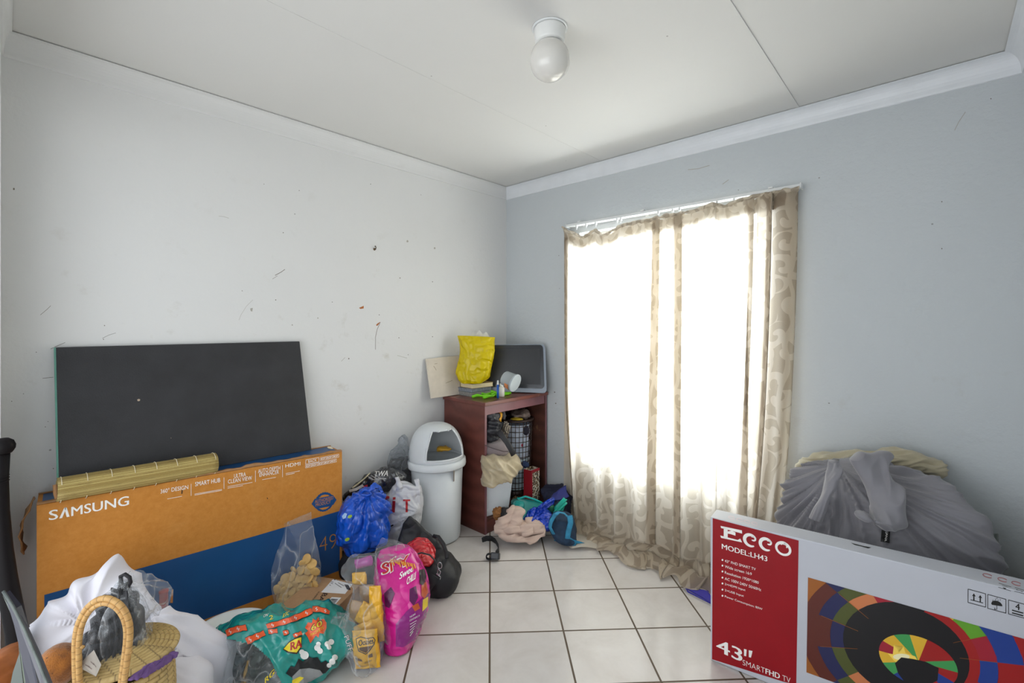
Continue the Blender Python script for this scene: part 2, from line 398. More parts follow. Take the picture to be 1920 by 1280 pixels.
def scrolls(t, scale, seed=0.0):
    """mask of scrolling curls: one spiral in each cell of a loose net, on the cloth's own UV"""
    uv = t.n('UVMap').outputs[0]
    wn = t.n('TexNoise', {'Vector': uv, 'Scale': scale * .55, 'Detail': 1.0}); ad = t.n('VectorMath', {0: uv, 1: wn.outputs['Color']}, operation='MULTIPLY_ADD')
    ad.inputs[1].default_value = (1, 1, 1); t.set(ad.inputs[0], wn.outputs['Color'])
    sc_ = t.n('VectorMath', {0: wn.outputs['Color']}, operation='SCALE'); sc_.inputs['Scale'].default_value = .05
    vv = t.n('VectorMath', {0: uv, 1: sc_.outputs[0]}, operation='ADD').outputs[0]
    vo = t.n('TexVoronoi', {'Vector': vv, 'Scale': scale, 'Randomness': .75}, voronoi_dimensions='2D')
    vs2 = t.n('VectorMath', {0: vv, 1: vo.outputs['Position']}, operation='SUBTRACT').outputs[0]
    xy = t.n('SeparateXYZ', {0: vs2}); r = t.n('VectorMath', {0: vs2}, operation='LENGTH').outputs['Value']
    an = t.math('ARCTAN2', xy.outputs[1], xy.outputs[0]); rc = t.n('SeparateColor', {0: vo.outputs['Color']})
    sg = t.math('SUBTRACT', t.math('MULTIPLY', t.math('GREATER_THAN', rc.outputs[0], .5), 2), 1)
    ph = t.math('ADD', t.math('MULTIPLY', an, sg), t.math('MULTIPLY', r, scale * 10.5)); ph = t.math('ADD', ph, t.math('MULTIPLY', rc.outputs[1], 6.28))
    s1 = t.math('SINE', ph); m1 = t.n('MapRange', {0: s1, 1: -.05, 2: .12}).outputs[0]
    wv = t.n('TexWave', {'Vector': vv, 'Scale': scale * .42, 'Distortion': 5.0, 'Detail': 1.0, 'Detail Scale': scale * .12}); m2 = t.n('MapRange', {0: wv.outputs['Fac'], 1: .80, 2: .86}).outputs[0]
    return t.math('MAXIMUM', t.math('MULTIPLY', m1, t.math('LESS_THAN', r, .62 / scale)), m2), vv
def m_damask(name, c1, c2, scale=11, trans=.0, gloss=.28, tcol='fff6e6', bump=.0012):
    t = NT(name); b = t.b; mk, vv = scrolls(t, scale)
    wv = t.noise(260, 2, t.n('UVMap').outputs[0]); col = t.mix(mk, lin(c1), lin(c2)); col = t.mix(t.math('MULTIPLY', wv, .18), col, lin('f5eee2'))
    t.set(b.inputs['Base Color'], col); t.set(b.inputs['Roughness'], t.math('SUBTRACT', .62, t.math('MULTIPLY', mk, gloss))); b.inputs['Sheen Weight'].default_value = .25
    t.set(b.inputs['Normal'], t.bump(t.noise(55, 4, t.n('UVMap').outputs[0]), bump))
    if trans:
        tr = t.n('BsdfTranslucent', {'Color': t.mix(mk, lin('f3ebdc'), lin(tcol))}); mx = t.n('MixShader', {0: trans, 1: b, 2: tr}); t.t.links.new(mx.outputs[0], t.out.inputs[0])
    return t.m
def m_leopard():
    t = NT('leopard_print'); b = t.b; o = t.obj()
    v = t.n('TexVoronoi', {'Vector': o, 'Scale': 52, 'Randomness': .8}, feature='F1'); d = v.outputs['Distance']
    ringm = t.math('MULTIPLY', t.math('GREATER_THAN', d, .30), t.math('LESS_THAN', d, .52)); core = t.math('LESS_THAN', d, .30)
    col = t.mix(ringm, lin('efe6cf'), lin('2a1a12')); col = t.mix(t.math('MULTIPLY', core, .8), col, lin('a9773a')); t.set(b.inputs['Base Color'], col); b.inputs['Roughness'].default_value = .5; return t.m
def m_wood(name, c1, c2, wear=None, rough=.4, scale=4):
    t = NT(name); b = t.b; o = t.obj(); wv = t.n('TexWave', {'Vector': o, 'Scale': scale, 'Distortion': 6, 'Detail': 3, 'Detail Scale': 1.5}, bands_direction='Z')
    col = t.mix(wv.outputs['Fac'], lin(c1), lin(c2)); col = t.mix(t.math('MULTIPLY', t.noise(30, 5), .25), col, lin(c1))
    if wear:
        k = t.ramp(t.noise(7, 5, rough=.7), [(.60, (0, 0, 0)), (.66, (1, 1, 1))]); col = t.mix(t.math('MULTIPLY', k, .8), col, lin(wear))
    t.set(b.inputs['Base Color'], col); b.inputs['Roughness'].default_value = rough; t.set(b.inputs['Normal'], t.bump(t.noise(60, 3), .0006)); return t.m
def m_coil(name, c1, c2, wrap=90.0):
    """split cane wound round a core: fine dark gaps across"""
    t = NT(name); b = t.b; o = t.obj(); k = t.ramp(t.noise(60, 3), [(.3, lin(c1)[:3]), (.7, lin(c2)[:3])])
    uv = t.n('UVMap').outputs[0]; sx = t.n('SeparateXYZ', {0: uv}); fr = t.math('FRACT', t.math('MULTIPLY', sx.outputs[0], wrap)); g = t.math('LESS_THAN', fr, .10)
    t.set(b.inputs['Base Color'], t.mix(t.math('MULTIPLY', g, .55), k, lin('4d3519'))); b.inputs['Roughness'].default_value = .5
    t.set(b.inputs['Normal'], t.bump(t.math('SUBTRACT', 1.0, g), .001)); return t.m
def m_bamboo():
    t = NT('split_bamboo'); b = t.b; uv = t.n('UVMap').outputs[0]; sx = t.n('SeparateXYZ', {0: uv})
    st = t.math('FRACT', t.math('MULTIPLY', sx.outputs[0], 60)); idx = t.math('FLOOR', t.math('MULTIPLY', sx.outputs[0], 60))
    wn = t.n('TexWhiteNoise', {'W': idx}, noise_dimensions='1D').outputs['Value']; cv = t.n('CombineXYZ', {0: idx, 1: t.math('MULTIPLY', sx.outputs[1], 5.0)})
    gr = t.noise(1.0, 4, cv.outputs[0]); g = t.math('LESS_THAN', st, .12)
    col = t.mix(wn, lin('a98f4e'), lin('d2bd78')); col = t.mix(t.ramp(gr, [(.55, (0, 0, 0)), (.72, (.6, .6, .6))]), col, lin('6d5226')); col = t.mix(t.math('MULTIPLY', g, .7), col, lin('5a431d'))
    t.set(b.inputs['Base Color'], col); b.inputs['Roughness'].default_value = .45; t.set(b.inputs['Normal'], t.bump(t.math('SUBTRACT', t.math('PINGPONG', st, .5), t.math('MULTIPLY', g, .3)), .003)); return t.m
def m_card(name, c1, c2, s=40):
    t = NT(name); b = t.b; col = t.ramp(t.noise(s, 6, rough=.7), [(.3, lin(c1)[:3]), (.7, lin(c2)[:3])])
    col = t.mix(t.math('MULTIPLY', t.ramp(t.noise(4, 5, rough=.65), [(.58, (0, 0, 0)), (.75, (1, 1, 1))]), .22), col, lin('d9a765')); t.set(b.inputs['Base Color'], col); b.inputs['Roughness'].default_value = .62; b.inputs['Specular IOR Level'].default_value = .25
    t.set(b.inputs['Normal'], t.bump(t.noise(9, 4), .004)); return t.m
W1 = mat('white_plastic', 'e4e6e6', .35, .03); WHITE = mat('white_ink', 'f2f0ec', .5, .02); BLACK = mat('black_ink', '161412', .45, .05)
# ------------------------------------------------------------------ the room
TILE_A = 45.2; TILE_O = (1.1645, -0.140); TILE = .3345
MW1 = m_wall('painted_plaster_smooth', 'dcdcdb', .0012, 40, .8)
MW2 = m_wall('painted_plaster_rough', 'c6cbce', .0035, 30, .30)
MCEIL = m_wall('ceiling_board', 'dbdad7', .0006, 20, .10)
MCOV = mat('cornice_paint', 'e3e6ea', .35, .03, bump=.0004)
MDARK = mat('dark_mark', '6a6259', .7, .2); MRUST = mat('rust_stain', 'a8622e', .7, .25); MSMUDGE = mat('grey_smudge', 'a8a59c', .7, .05)
X3, Y4, H = -2.925, -3.005, 2.6
def struct(o): o['kind'] = 'structure'; return o
fl = m_floor()
b = M().box((X3 - 1.2, Y4 - .2, -.1), (.2, .2, 0)); floor_o = struct(b.build('floor', fl))
b = M().box((X3 - .2, Y4 - .2, H), (.2, .2, H + .1)); struct(b.build('ceiling', MCEIL))
b = M().box((X3 - .2, 0, 0), (0, .2, H)); T_ = b.bvh()
def scuff(Mx, T, pts, wd, mi=0): put_line(Mx, T, pts, wd * .75, mi, .0005)
# marks on the long wall: scratches, holes, rust
for pts, wd, mi in (([(516, 516), (527, 510), (534, 505)], 1.4, 1), ([(511, 523), (520, 517)], .8, 1), ([(713, 604), (707, 618), (704, 632), (704, 655)], 1.1, 1), ([(76, 590), (88, 580), (95, 573)], 1.0, 1), ([(448, 600), (452, 590), (462, 574), (474, 562)], .7, 3),
                    ([(95, 654), (108, 648), (122, 642)], 1.0, 1), ([(745, 666), (755, 669), (763, 671)], .9, 3), ([(192, 634), (204, 628), (217, 624)], .8, 1), ([(640, 677), (647, 670)], .9, 3), ([(410, 405), (420, 406), (429, 409)], .8, 3), ([(80, 709), (100, 707)], 1, 1)):
    scuff(b, T_, pts, wd, mi)
for x, y, r, mi in ((750, 521, 1.3, 1), (531, 436, 1.2, 1), (811, 528, 1.1, 1), (623, 566, 1.0, 1), (711, 590, 1.1, 1), (454, 545, 1.0, 1), (517, 562, 1.3, 1), (196, 610, 1.3, 1), (194, 636, 1.2, 1), (548, 609, 1.6, 3), (596, 596, 1.6, 3), (654, 672, 1.5, 1), (26, 354, 2.4, 1), (748, 633, 1.1, 1), (811, 631, 1.1, 1),
                    (695, 345, 1.0, 1), (561, 357, 1.0, 1), (495, 345, .9, 1), (44, 738, 1, 1), (22, 752, 1.1, 1), (90, 790, 1.0, 1), (85, 800, 1.1, 1), (100, 878, 1.3, 1), (68, 660, 1.1, 1), (815, 465, 2.2, 3), (764, 452, 2.5, 3)):
    r *= .75; put_poly(b, T_, [(x + r * math.cos(a) * (1 + .3 * math.sin(3 * a)), y + r * 1.2 * math.sin(a)) for a in np.linspace(0, 5.6, 8)], mi, .0005)
put_poly(b, T_, [(673, 577), (682, 573), (679, 576), (682, 578), (676, 579)], 2, .0005); put_poly(b, T_, [(705, 609), (708, 606), (713, 603), (710, 608), (707, 611)], 2, .0005); put_poly(b, T_, [(469, 578), (474, 577), (473, 584), (470, 583)], 3, .0005)
struct(b.build('wall_left', [MW1, MDARK, MRUST, MSMUDGE]))
WY0, WY1, WZ0, WZ1 = -2.03, -.755, .50, 2.125
b = M()
for p, q in (((0, Y4 - .2, 0), (.2, WY0, H)), ((0, WY1, 0), (.2, .2, H)), ((0, WY0, 0), (.2, WY1, WZ0)), ((0, WY0, WZ1), (.2, WY1, H))): b.box(p, q)
T_ = b.bvh()
for x, y in ((1766, 378), (1858, 185), (1040, 735), (1042, 756), (1766, 466), (1003, 690)): put_poly(b, T_, [(x + 1.1 * math.cos(a), y + 1.2 * math.sin(a)) for a in np.linspace(0, 5.6, 8)], 1, .0006)
for pts in ([(1790, 244), (1798, 228), (1810, 210)], [(1290, 318), (1310, 316), (1330, 310)], [(1355, 345), (1366, 337)]): put_line(b, T_, pts, 1.2, 2, .0006)
struct(b.build('wall_back', [MW2, MDARK, MSMUDGE]))
b = M().box((X3 - .2, Y4 - .2, 0), (.2, Y4, H)); struct(b.build('wall_right', MW2))
b = M().box((X3 - .2, -.30, 0), (X3, .2, H)).box((X3 - .2, Y4 - .2, 0), (X3, -2.95, H)).box((X3 - .2, -2.95, 2.25), (X3, -.30, H)); struct(b.build('wall_front', MW1))  # unseen opening, made wider than a doorway so the added fill floods in
def cove(name, a, bb, inw, d, hh=.083, m=None):
    """hollow cornice from a to bb, reaching d into the room along inw"""
    m_ = M(); a = Vector(a); bb = Vector(bb); inw = Vector(inw); pr = [(0, -hh - .012), (.006, -hh - .010), (.008, -hh)]
    for k in range(1, 9):
        t = k / 8 * math.pi / 2; pr.append((.008 + (d - .012) * (1 - math.cos(t)), -hh + (hh - .007) * math.sin(t)))
    pr += [(d, -.006), (d, -.0035), (0, -.0035)]
    vs_ = [p + inw * x + UP * z for p in (a, bb) for x, z in pr]; n = len(pr)
    m_.add(vs_, [(i, i + 1, n + i + 1, n + i) for i in range(n - 1)] + [tuple(range(n))[::-1], tuple(range(n, 2 * n))], 0, False)
    return struct(m_.build(name, m or MCOV))
cove('trim_1', (X3, 0, H), (0, 0, H), (0, -1, 0), .055, m=MW1); cove('trim_2', (0, 0, H), (0, Y4, H), (-1, 0, 0), .06)
cove('trim_3', (0, Y4, H), (X3, Y4, H), (0, 1, 0), .06); cove('trim_4', (X3, 0, H), (X3, Y4, H), (1, 0, 0), .03, m=MW1)
# cover strips over the joints of the ceiling boards
b = M().box((X3, -2.194, H - .0045), (-.06, -2.182, H + .01), .001); struct(b.build('trim_5', MCEIL))
b = M().box((X3, -.974, H - .0012), (-.06, -.962, H + .01)); struct(b.build('trim_6', MCEIL))
# window in its opening, the outside is only sky light
MFRAME = mat('window_paint', 'e8e8e6', .4, .03); t = NT('window_glass'); tr = t.n('BsdfTransparent', {'Color': (.96, .98, .98, 1)}); gl = t.n('BsdfGlossy', {'Roughness': .02}); mx = t.n('MixShader', {0: .06, 1: tr, 2: gl}); t.t.links.new(mx.outputs[0], t.out.inputs[0]); MGLASS = t.m
wn = thing('window_1', None, None, (.1, (WY0 + WY1) / 2, WZ0)); struct(wn)
b = M()
for p, q in (((.09, WY0, WZ0), (.13, WY0 + .04, WZ1)), ((.09, WY1 - .04, WZ0), (.13, WY1, WZ1)), ((.09, WY0 + .04, WZ0), (.13, WY1 - .04, WZ0 + .04)), ((.09, WY0 + .04, WZ1 - .04), (.13, WY1 - .04, WZ1))): b.box(p, q, .003)
wfr = b.build('window_frame', MFRAME, wn)
M().box((.108, WY0 + .04, WZ0 + .04), (.112, WY1 - .04, WZ1 - .04)).build('window_pane', MGLASS, wn)
# ------------------------------------------------------------------ ceiling lamp
LC = Vector((-1.475, -1.62, H)); lamp = thing('ceiling_lamp', 'white egg-shaped glass ceiling lamp with a round base', 'lamp', LC)
MGLOBE = mat('opal_glass', 'dcd9d3', .14, .03, coat=.4)
b = M().lathe([(0, 0), (.062, 0), (.062, -.012), (.058, -.052), (.052, -.060), (0, -.060)], LC, 48); b.build('base', mat('lamp_base', 'e6e6e3', .3, .02), lamp)
b = M().lathe([(.063, 0), (.070, -.001), (.070, -.004), (.063, -.005)], LC, 48); b.build('ceiling_ring', W1, lamp)
pr = [(0, -.058), (.043, -.058), (.048, -.064)] + [(.0775 * math.sin(a) ** .92, -.126 + .078 * math.cos(a)) for a in np.linspace(.62, 2.2, 24)] + [(.0775 * math.sin(a) ** .95, -.126 + .078 * math.cos(a)) for a in np.linspace(2.25, 3.14159, 14)]
b = M().lathe(pr, LC, 56); b.build('globe', MGLOBE, lamp)
# ------------------------------------------------------------------ curtain track and curtains
rail = thing('curtain_rail', 'white plastic double curtain rail above the window', 'curtain rail', (-.04, -1.45, 2.18))
b = M().box((-.075, -2.20, 2.168), (-.055, -.688, 2.186), .003).box((-.045, -2.20, 2.168), (-.025, -.688, 2.186), .003); track = b.build('track', W1, rail)
for y in (-2.06, -1.30, -.80): M().box((-.078, y - .012, 2.187), (0, y + .012, 2.196), .002).box((-.006, y - .012, 2.165), (0, y + .012, 2.196), .002).build('bracket', W1, rail)
for y in (-2.206, -.689): M().box((-.078, y, 2.162), (-.022, y + .007, 2.19), .002).build('end_cap', W1, track)
random.seed(3)
for px_ in (1082, 1100, 1118, 1158, 1165, 1235, 1262, 1275, 1345, 1377, 1432, 1458, 1470):
    y = onx(px_, 400, -.06).y; M().box((-.072, y - .006, 2.150), (-.058, y + .006, 2.168), .002).tube([(-.065, y, 2.152), (-.065, y, 2.138)], .003, 6).build('glider', W1, track)
MCUR = m_damask('damask_curtain', '7b654c', 'ad9c83', 8.5, .40, tcol='fffaf2')
YX = lambda px_: onx(px_, 620, -.10).y
def plan():
    """the folded line of the curtain seen from above: (y, layer offset, which fold)"""
    P = [(-.735, .010), (-.672, .004), (-.668, -.006), (-.735, -.012)]
    for px_, wd in ((1222, .050), (1264, .052)):
        y = YX(px_); P += [(y + .05, -.014), (y - wd, -.030), (y - wd - .001, -.020), (y, -.016), (y - .001, -.004), (y - wd - .02, -.010)]
    y = YX(1338); P += [(y + .02, -.016), (y - .012, -.026), (y - .004, -.012), (y - .03, -.012)]
    y = YX(1400); P += [(y + .05, -.012), (y - .035, -.034), (y - .036, -.024), (y, -.014), (y - .001, -.004), (y - .05, -.012)]
    P += [(-2.00, -.020), (-2.075, -.050), (-2.085, -.058), (-2.05, -.036), (-2.045, -.020), (-2.12, -.014), (-2.185, -.004), (-2.19, .006), (-2.06, .012), (-2.062, .022), (-2.15, .026)]
    return P
PL = plan(); PT = []
for (y0, o0), (y1, o1) in zip(PL, PL[1:]):
    k = max(2, int(abs(y1 - y0) / .0105))
    for i in range(k): PT.append((y0 + (y1 - y0) * i / k, o0 + (o1 - o0) * i / k))
PT.append(PL[-1]); SA = np.concatenate([[0], np.cumsum([math.hypot(a[0] - c[0], a[1] - c[1]) for a, c in zip(PT, PT[1:])])])
TOP = sorted([(onx(x, y, -.09).y, onx(x, y, -.09).z) for x, y in ((1054, 424), (1066, 436), (1080, 440), (1095, 447), (1118, 432), (1132, 444), (1168, 424), (1235, 410), (1300, 398), (1335, 385), (1360, 388), (1400, 374), (1440, 366), (1495, 356))])
def topz(y): return float(np.interp(y, [a for a, _ in TOP], [c for _, c in TOP]))
def curtain_pt(i, s, pool=True):
    """point on the curtain: column i, s metres down from its top"""
    y, o = PT[i]; zt = topz(y); cen = (y + 1.43)
    tt = s / 2.1; e = max(0, (abs(cen) - .55)) / .2
    x = -.082 + o - .05 * tt ** 2.2 - .035 * min(1, max(0, tt)) * math.sin(3.0 * (y + .7)) ** 2
    yy = y + .03 * tt * (.5 - (y < -1.5)) - .10 * max(0, tt - .55) ** 1.6 * (y + 1.75) * 1.9
    if y < -1.95: yy += .085 * tt ** 1.5
    if y > -.85: yy -= .075 * tt ** 2.2 * (y + .85) / .18
    x += (.010 + .020 * tt) * math.sin(y * 34 + 1.2 * math.sin(y * 11) + .8 * tt) + .008 * noise.noise(Vector((y * 9, tt * 2.2, 1.7)))
    x += .014 * max(0, tt - .5) * noise.noise(Vector((y * 22, tt * 6, 4.0)))
    if s < .10: x += .012 * noise.noise(Vector((y * 28, s * 30, 9))) * (1 - s / .10) * 2; zt += .012 * noise.noise(Vector((y * 45, 0, 2.2))) * (1 - s / .1)
    z = zt - s; lim_ = .030 + .030 * (noise.noise(Vector((y * 7, 3.3, 0))) + .5)
    if z < lim_:
        ex = lim_ - z; k = min(1, ex / .08)
        x -= ex * .72 + .022 * math.sin(ex * 36 + y * 5) * k
        yy += .045 * noise.noise(Vector((ex * 9, y * 5, 5.5))) * k + .025 * math.sin(ex * 22 + y * 14) * k
        z = max(.006, lim_ - ex * .35) + k * .040 * abs(noise.noise(Vector((ex * 11, yy * 12, 8.8)))) + .016 * k * (1 + math.sin(ex * 40 + 4 * y))
    return Vector((min(x, -.012), yy, max(z, .005)))
def curtain_len(y): return topz(y) + .10 + .16 * float(np.interp(y, [-2.2, -1.75, -1.4, -.9, -.66], [1.0, 1.0, .75, .5, .35]))
NV = 150
def cur_f(u, v):
    i = min(int(round(u * (len(PT) - 1))), len(PT) - 1); return curtain_pt(i, v * curtain_len(PT[i][0]))
curtain = thing('curtain', 'beige scroll-patterned curtain glowing in the window, its hem pooled on the tiles', 'curtain', (-.12, -1.43, 0))
b = M().grid(len(PT), NV, cur_f, uvf=lambda u, v: (SA[min(int(round(u * (len(PT) - 1))), len(PT) - 1)], v * 2.35)); b.build('fabric', MCUR, curtain)
def head_f(u, v):
    y = -.69 - u * 1.49; i = min(range(len(PT)), key=lambda k: abs(PT[k][0] - y)); p = curtain_pt(i, v * (.085 + .012 * noise.noise(Vector((y * 12, 0, 0))))); p.x = min(-.012, p.x + .022); p.y = y; p.z -= .004; return p
b = M().grid(150, 9, head_f, uvf=lambda u, v: (u * 1.5, v * .09)); b.build('heading_tape', m_damask('curtain_heading', '7c6953', 'a5967f', 8.5, .14), curtain)
def ruf_f(u, v):
    y = -.672 - u * 1.53; zz = topz(y); a = v * 3.3; r = .012 + .010 * abs(noise.noise(Vector((y * 18, 0, 3))))
    return Vector((-.100 - r * math.sin(a) - .012 * noise.noise(Vector((y * 30, v * 2, 0))), y + .008 * noise.noise(Vector((y * 40, v, 2))), zz + .004 - r * .8 * math.cos(a) + .010 * noise.noise(Vector((y * 26, v * 3, 7)))))
b = M().grid(170, 8, ruf_f, uvf=lambda u, v: (u * 1.5, v * .06)); b.build('ruffled_top', m_damask('curtain_ruffle', '8f7f69', 'b8aa94', 12, .10), curtain)
MSHEER = mat('sheer_cloth', 'cfc6b8', .7, .06, sheen=.3, trans=.35, bump=.0004, bs=200)
def sheer_f(u, v):
    s = v * 2.50; y = -.655 - .095 * u - .05 * max(0, v - .3) * u - .02 * v; x = -.035 - .014 * math.sin(u * 14 + 2 * v) - .05 * v ** 2; z = 2.12 - s
    y += .01 * v * math.sin(u * 9 + v * 3)
    if z < .03:
        ex = .03 - z; x -= ex * (.72 + .22 * math.sin(u * 5)); y -= ex * (.35 + .95 * u); z = .012 + .030 * abs(noise.noise(Vector((ex * 10, u * 3, 2)))) + .010 * math.sin(u * 12 + ex * 20) ** 2
    return Vector((x, y, max(z, .004)))
b = M().grid(44, 110, sheer_f, uvf=lambda u, v: (u * .3, v * 2.4)); sh = b.build('sheer_curtain', MSHEER); tag(sh, 'plain pale sheer curtain strip hanging left of the patterned curtain and trailing on the tiles', 'curtain')
# ------------------------------------------------------------------ large flat-screen box against the long wall
MCARD = m_card('brown_cardboard', 'b9782f', 'c8873e'); MBLUE = mat('printed_blue', '16497c', .38, .06, bump=.0003); MCARD2 = m_card('cardboard_edge', '9a7048', 'ab8058', 20)
BL_ = Vector((-2.832, -.185, 0)); BR_ = Vector((-1.630, -.262, 0)); ex = (BR_ - BL_).normalized(); ey = Vector((-ex.y, ex.x, 0)); TB = .165
bx = thing('television_box', 'large brown and blue television carton standing against the long wall under the black panel', 'box', (BL_ + BR_) / 2)
zl, zr = .748, .724
P = [BL_, BR_, BR_ + ey * TB, BL_ + ey * TB]
b = M(); b.hexa([p + UP * .002 for p in P] + [P[0] + UP * zl, P[1] + UP * zr, P[2] + UP * zr, P[3] + UP * zl], .003)
T_ = b.bvh()
blue = [(83, 1115), (240, 1071.5), (480, 1004), (637, 957.5), (637, 1069), (560, 1098), (480, 1125), (300, 1192), (84, 1272)]
put_poly(b, T_, blue, 1, .0008)
carton = b.build('carton', [MCARD, MBLUE], bx)
# blue printed top with torn front flap edge
b = M(); tp = lambda u, v, dz=.0016: P[0] + ex * (u * (BR_ - BL_).length) + ey * (v * TB) + UP * (zl + (zr - zl) * u + dz)
b.grid(30, 3, lambda u, v: tp(.012 + u * .976, .10 + v * .80)); b.build('blue_top_panel', MBLUE, bx)
b = M(); prof = []
random.seed(5); lip = [.006 + .012 * max(0, noise.noise(Vector((i * .45, 2, 0)))) + (.008 if i in (10, 11, 12, 25, 26, 27, 28, 36, 37, 38) else 0) for i in range(61)]
b.grid(61, 4, lambda u, v: tp(u, .0, 0) + UP * (lip[int(round(u * 60))] * min(1, v * 2) + .001) + ey * (.002 + .022 * max(0, v - .3) + .004 * math.sin(u * 40) * v), thick=0); b.build('torn_front_flap', MCARD2, bx, thick=.003)
b = M().grid(2, 2, lambda u, v: tp(u * 1.0, .93 + .07 * v, .003)); b.build('rear_flap', MCARD2, bx, thick=.003)
b = M(); q = U(64, 930, 1.80); f0 = P[3] + UP * zl
b.grid(4, 14, lambda u, v: f0 + (P[0] - P[3]) * (u * .55 + .15 - .1 * v) - ex * (.012 + .035 * math.sin(v * 2.4)) - UP * (v * .20) + ex * .004 * math.sin(v * 20 + u * 5)); b.build('torn_side_flap', MCARD2, bx, thick=.004)
b = M(); S_ = .0009
put_text(b, T_, 'S', (92, 975.5), (108.5, 972.5), 18.5, 0, S_, bold=.03)
for q_ in ([(111, 971.8), (120.5, 951.6), (125, 950.8), (116.5, 970.8)], [(120.5, 951.6), (125, 950.8), (130.5, 968.2), (125, 969.2)]): put_poly(b, T_, q_, 0, S_)
put_text(b, T_, 'MSUNG', (134, 967.5), (241.5, 946.5), 17.5, 0, S_, bold=.03)
for s, p0, p1, h in (('360\u00b0 DESIGN', (301, 925), (353, 916.5), 8), ('SMART HUB', (366, 911.5), (413, 903.5), 8), ('ULTRA', (439, 896), (461, 892.5), 7.5), ('CLEAN VIEW', (427.5, 906.5), (472.5, 899), 7.5), ('AUTO DEPTH', (484, 887), (525.6, 880.5), 7.5), ('ENHANCER', (486.5, 893.8), (523, 887.8), 7), ('HDMI', (535, 876.5), (563, 872), 6.5), ('BACK', (578, 867.5), (594, 864.5), 5)):
    put_text(b, T_, s, p0, p1, h, 0, S_, bold=.0)
for p in ([(358.4, 907), (358.4, 929)], [(420, 895), (420, 916)], [(479, 882), (479, 903)], [(529.7, 872), (529.7, 894)], [(365, 926), (416, 917)], [(365, 928), (416, 919)], [(427, 912), (473, 904)], [(427, 915), (455, 910)], [(492, 899), (517, 894.5)], [(536, 887.5), (562, 882.5)], [(536, 890), (552, 887)], [(314, 935), (341, 930)]):
    put_line(b, T_, p, .7, 0, S_)
put_line(b, T_, [(573, 870), (573.5, 862), (598, 857.5), (598, 865.5)], .7, 0, S_, closed=True)
for r_ in range(2):
    for k in range(10 if r_ else 6):
        x = (573 if r_ else 601) + k * 5.9; y = (871.5 if r_ else 857.8) + (x - (573 if r_ else 601)) * -.20 + (0); w_ = 4.6
        ring = [(x, y), (x + w_, y - .9), (x + w_, y + 4.7), (x, y + 5.6)]; put_line(b, T_, ring, .55, 0, S_, closed=True)
        put_poly(b, T_, [(x + 1.3, y + 1.2), (x + 3.2, y + .6), (x + 3 - (k % 2), y + 3.6), (x + 1.5, y + 4.2)], 0, S_)
print_on(carton, b, WHITE)
b = M(); c = (607.5, 940.6)
put_poly(b, T_, [(c[0] + (16.8 + (.9 if k % 2 else 0)) * math.cos(a), c[1] - 3.0 * math.cos(a) + (16.8 + (.9 if k % 2 else 0)) * 1.05 * math.sin(a)) for k, a in enumerate(np.linspace(0, 2 * math.pi, 49)[:-1])], 0, .0010)
put_poly(b, T_, [(584, 944.5), (590, 935), (624, 927.5), (631, 936.5), (625, 946), (592, 953)], 0, .0011); print_on(carton, b, MBLUE)
b = M(); O_ = .0015
put_text(b, T_, 'AUTHORISED', (590.5, 943.5), (625, 935.5), 6, 0, O_); put_text(b, T_, 'PRODUCT', (592, 949.5), (620, 943), 5.5, 0, O_)
put_poly(b, T_, [(598, 933.5), (603, 928.5), (609, 926.8), (615, 927.3), (618, 929.5)], 0, O_); put_poly(b, T_, [(598, 953), (618, 949), (612, 954), (605, 955.5)], 0, O_)
put_text(b, T_, '49', (599, 1034.5), (631, 1026), 27, 0, .0014, bold=-.022)
put_line(b, T_, [(638.2, 958), (638.2, 1072)], 1.6, 0, .0012); print_on(carton, b, MCARD)
b = M(); put_poly(b, T_, [(340.5, 919), (342.5, 918), (342, 925), (340, 926)], 0, .001); put_line(b, T_, [(501, 933), (502, 935)], 1.4, 0, .001); print_on(carton, b, BLACK)
# black panel with a green glass edge leaning on the wall
pn = thing('glass_panel', 'black panel with a green glass left edge leaning on the wall above the carton', 'panel', (-2.26, -.08, .75))
A0, A1, A2, A3 = Vector((-2.765, -.115, .752)), Vector((-1.738, -.115, .728)), Vector((-1.768, -.028, 1.342)), Vector((-2.770, -.028, 1.346)); th = Vector((0, .011, .002))
t = NT('black_pebbled_back'); bb_ = t.b; t.set(bb_.inputs['Base Color'], t.ramp(t.noise(6, 4), [(.3, lin('2b2b2d')[:3]), (.7, lin('343437')[:3])])); bb_.inputs['Roughness'].default_value = .5; bb_.inputs['Specular IOR Level'].default_value = .35; t.set(bb_.inputs['Normal'], t.bump(t.noise(220, 3), .0015))
b = M().hexa([A0, A1, A1 + th, A0 + th, A3, A2, A2 + th, A3 + th], .002); T2 = b.bvh(); sheet_ = b.build('black_sheet', t.m, pn)
b = M().hexa([A0 + Vector((-.007, .002, 0)), A0 + Vector((-.0005, .002, 0)), A0 + th, A0 + th + Vector((-.007, 0, 0)), A3 + Vector((-.007, .002, 0)), A3 + Vector((-.0005, .002, 0)), A3 + th, A3 + th + Vector((-.007, 0, 0))]); b.build('glass_edge', mat('green_glass_edge', '5f9384', .15, .1), pn)
b = M(); put_poly(b, T2, [(257, 749), (260, 747.5), (263, 748.5), (262, 751.5), (258.5, 752)], 0, .001); put_poly(b, T2, [(407, 768), (408.6, 768), (408.4, 769.6), (407, 769.4)], 0, .001); put_poly(b, T2, [(320, 820.5), (321.3, 820.5), (321, 822)], 0, .001); print_on(sheet_, b, mat('pale_chip', 'b39f88', .6))
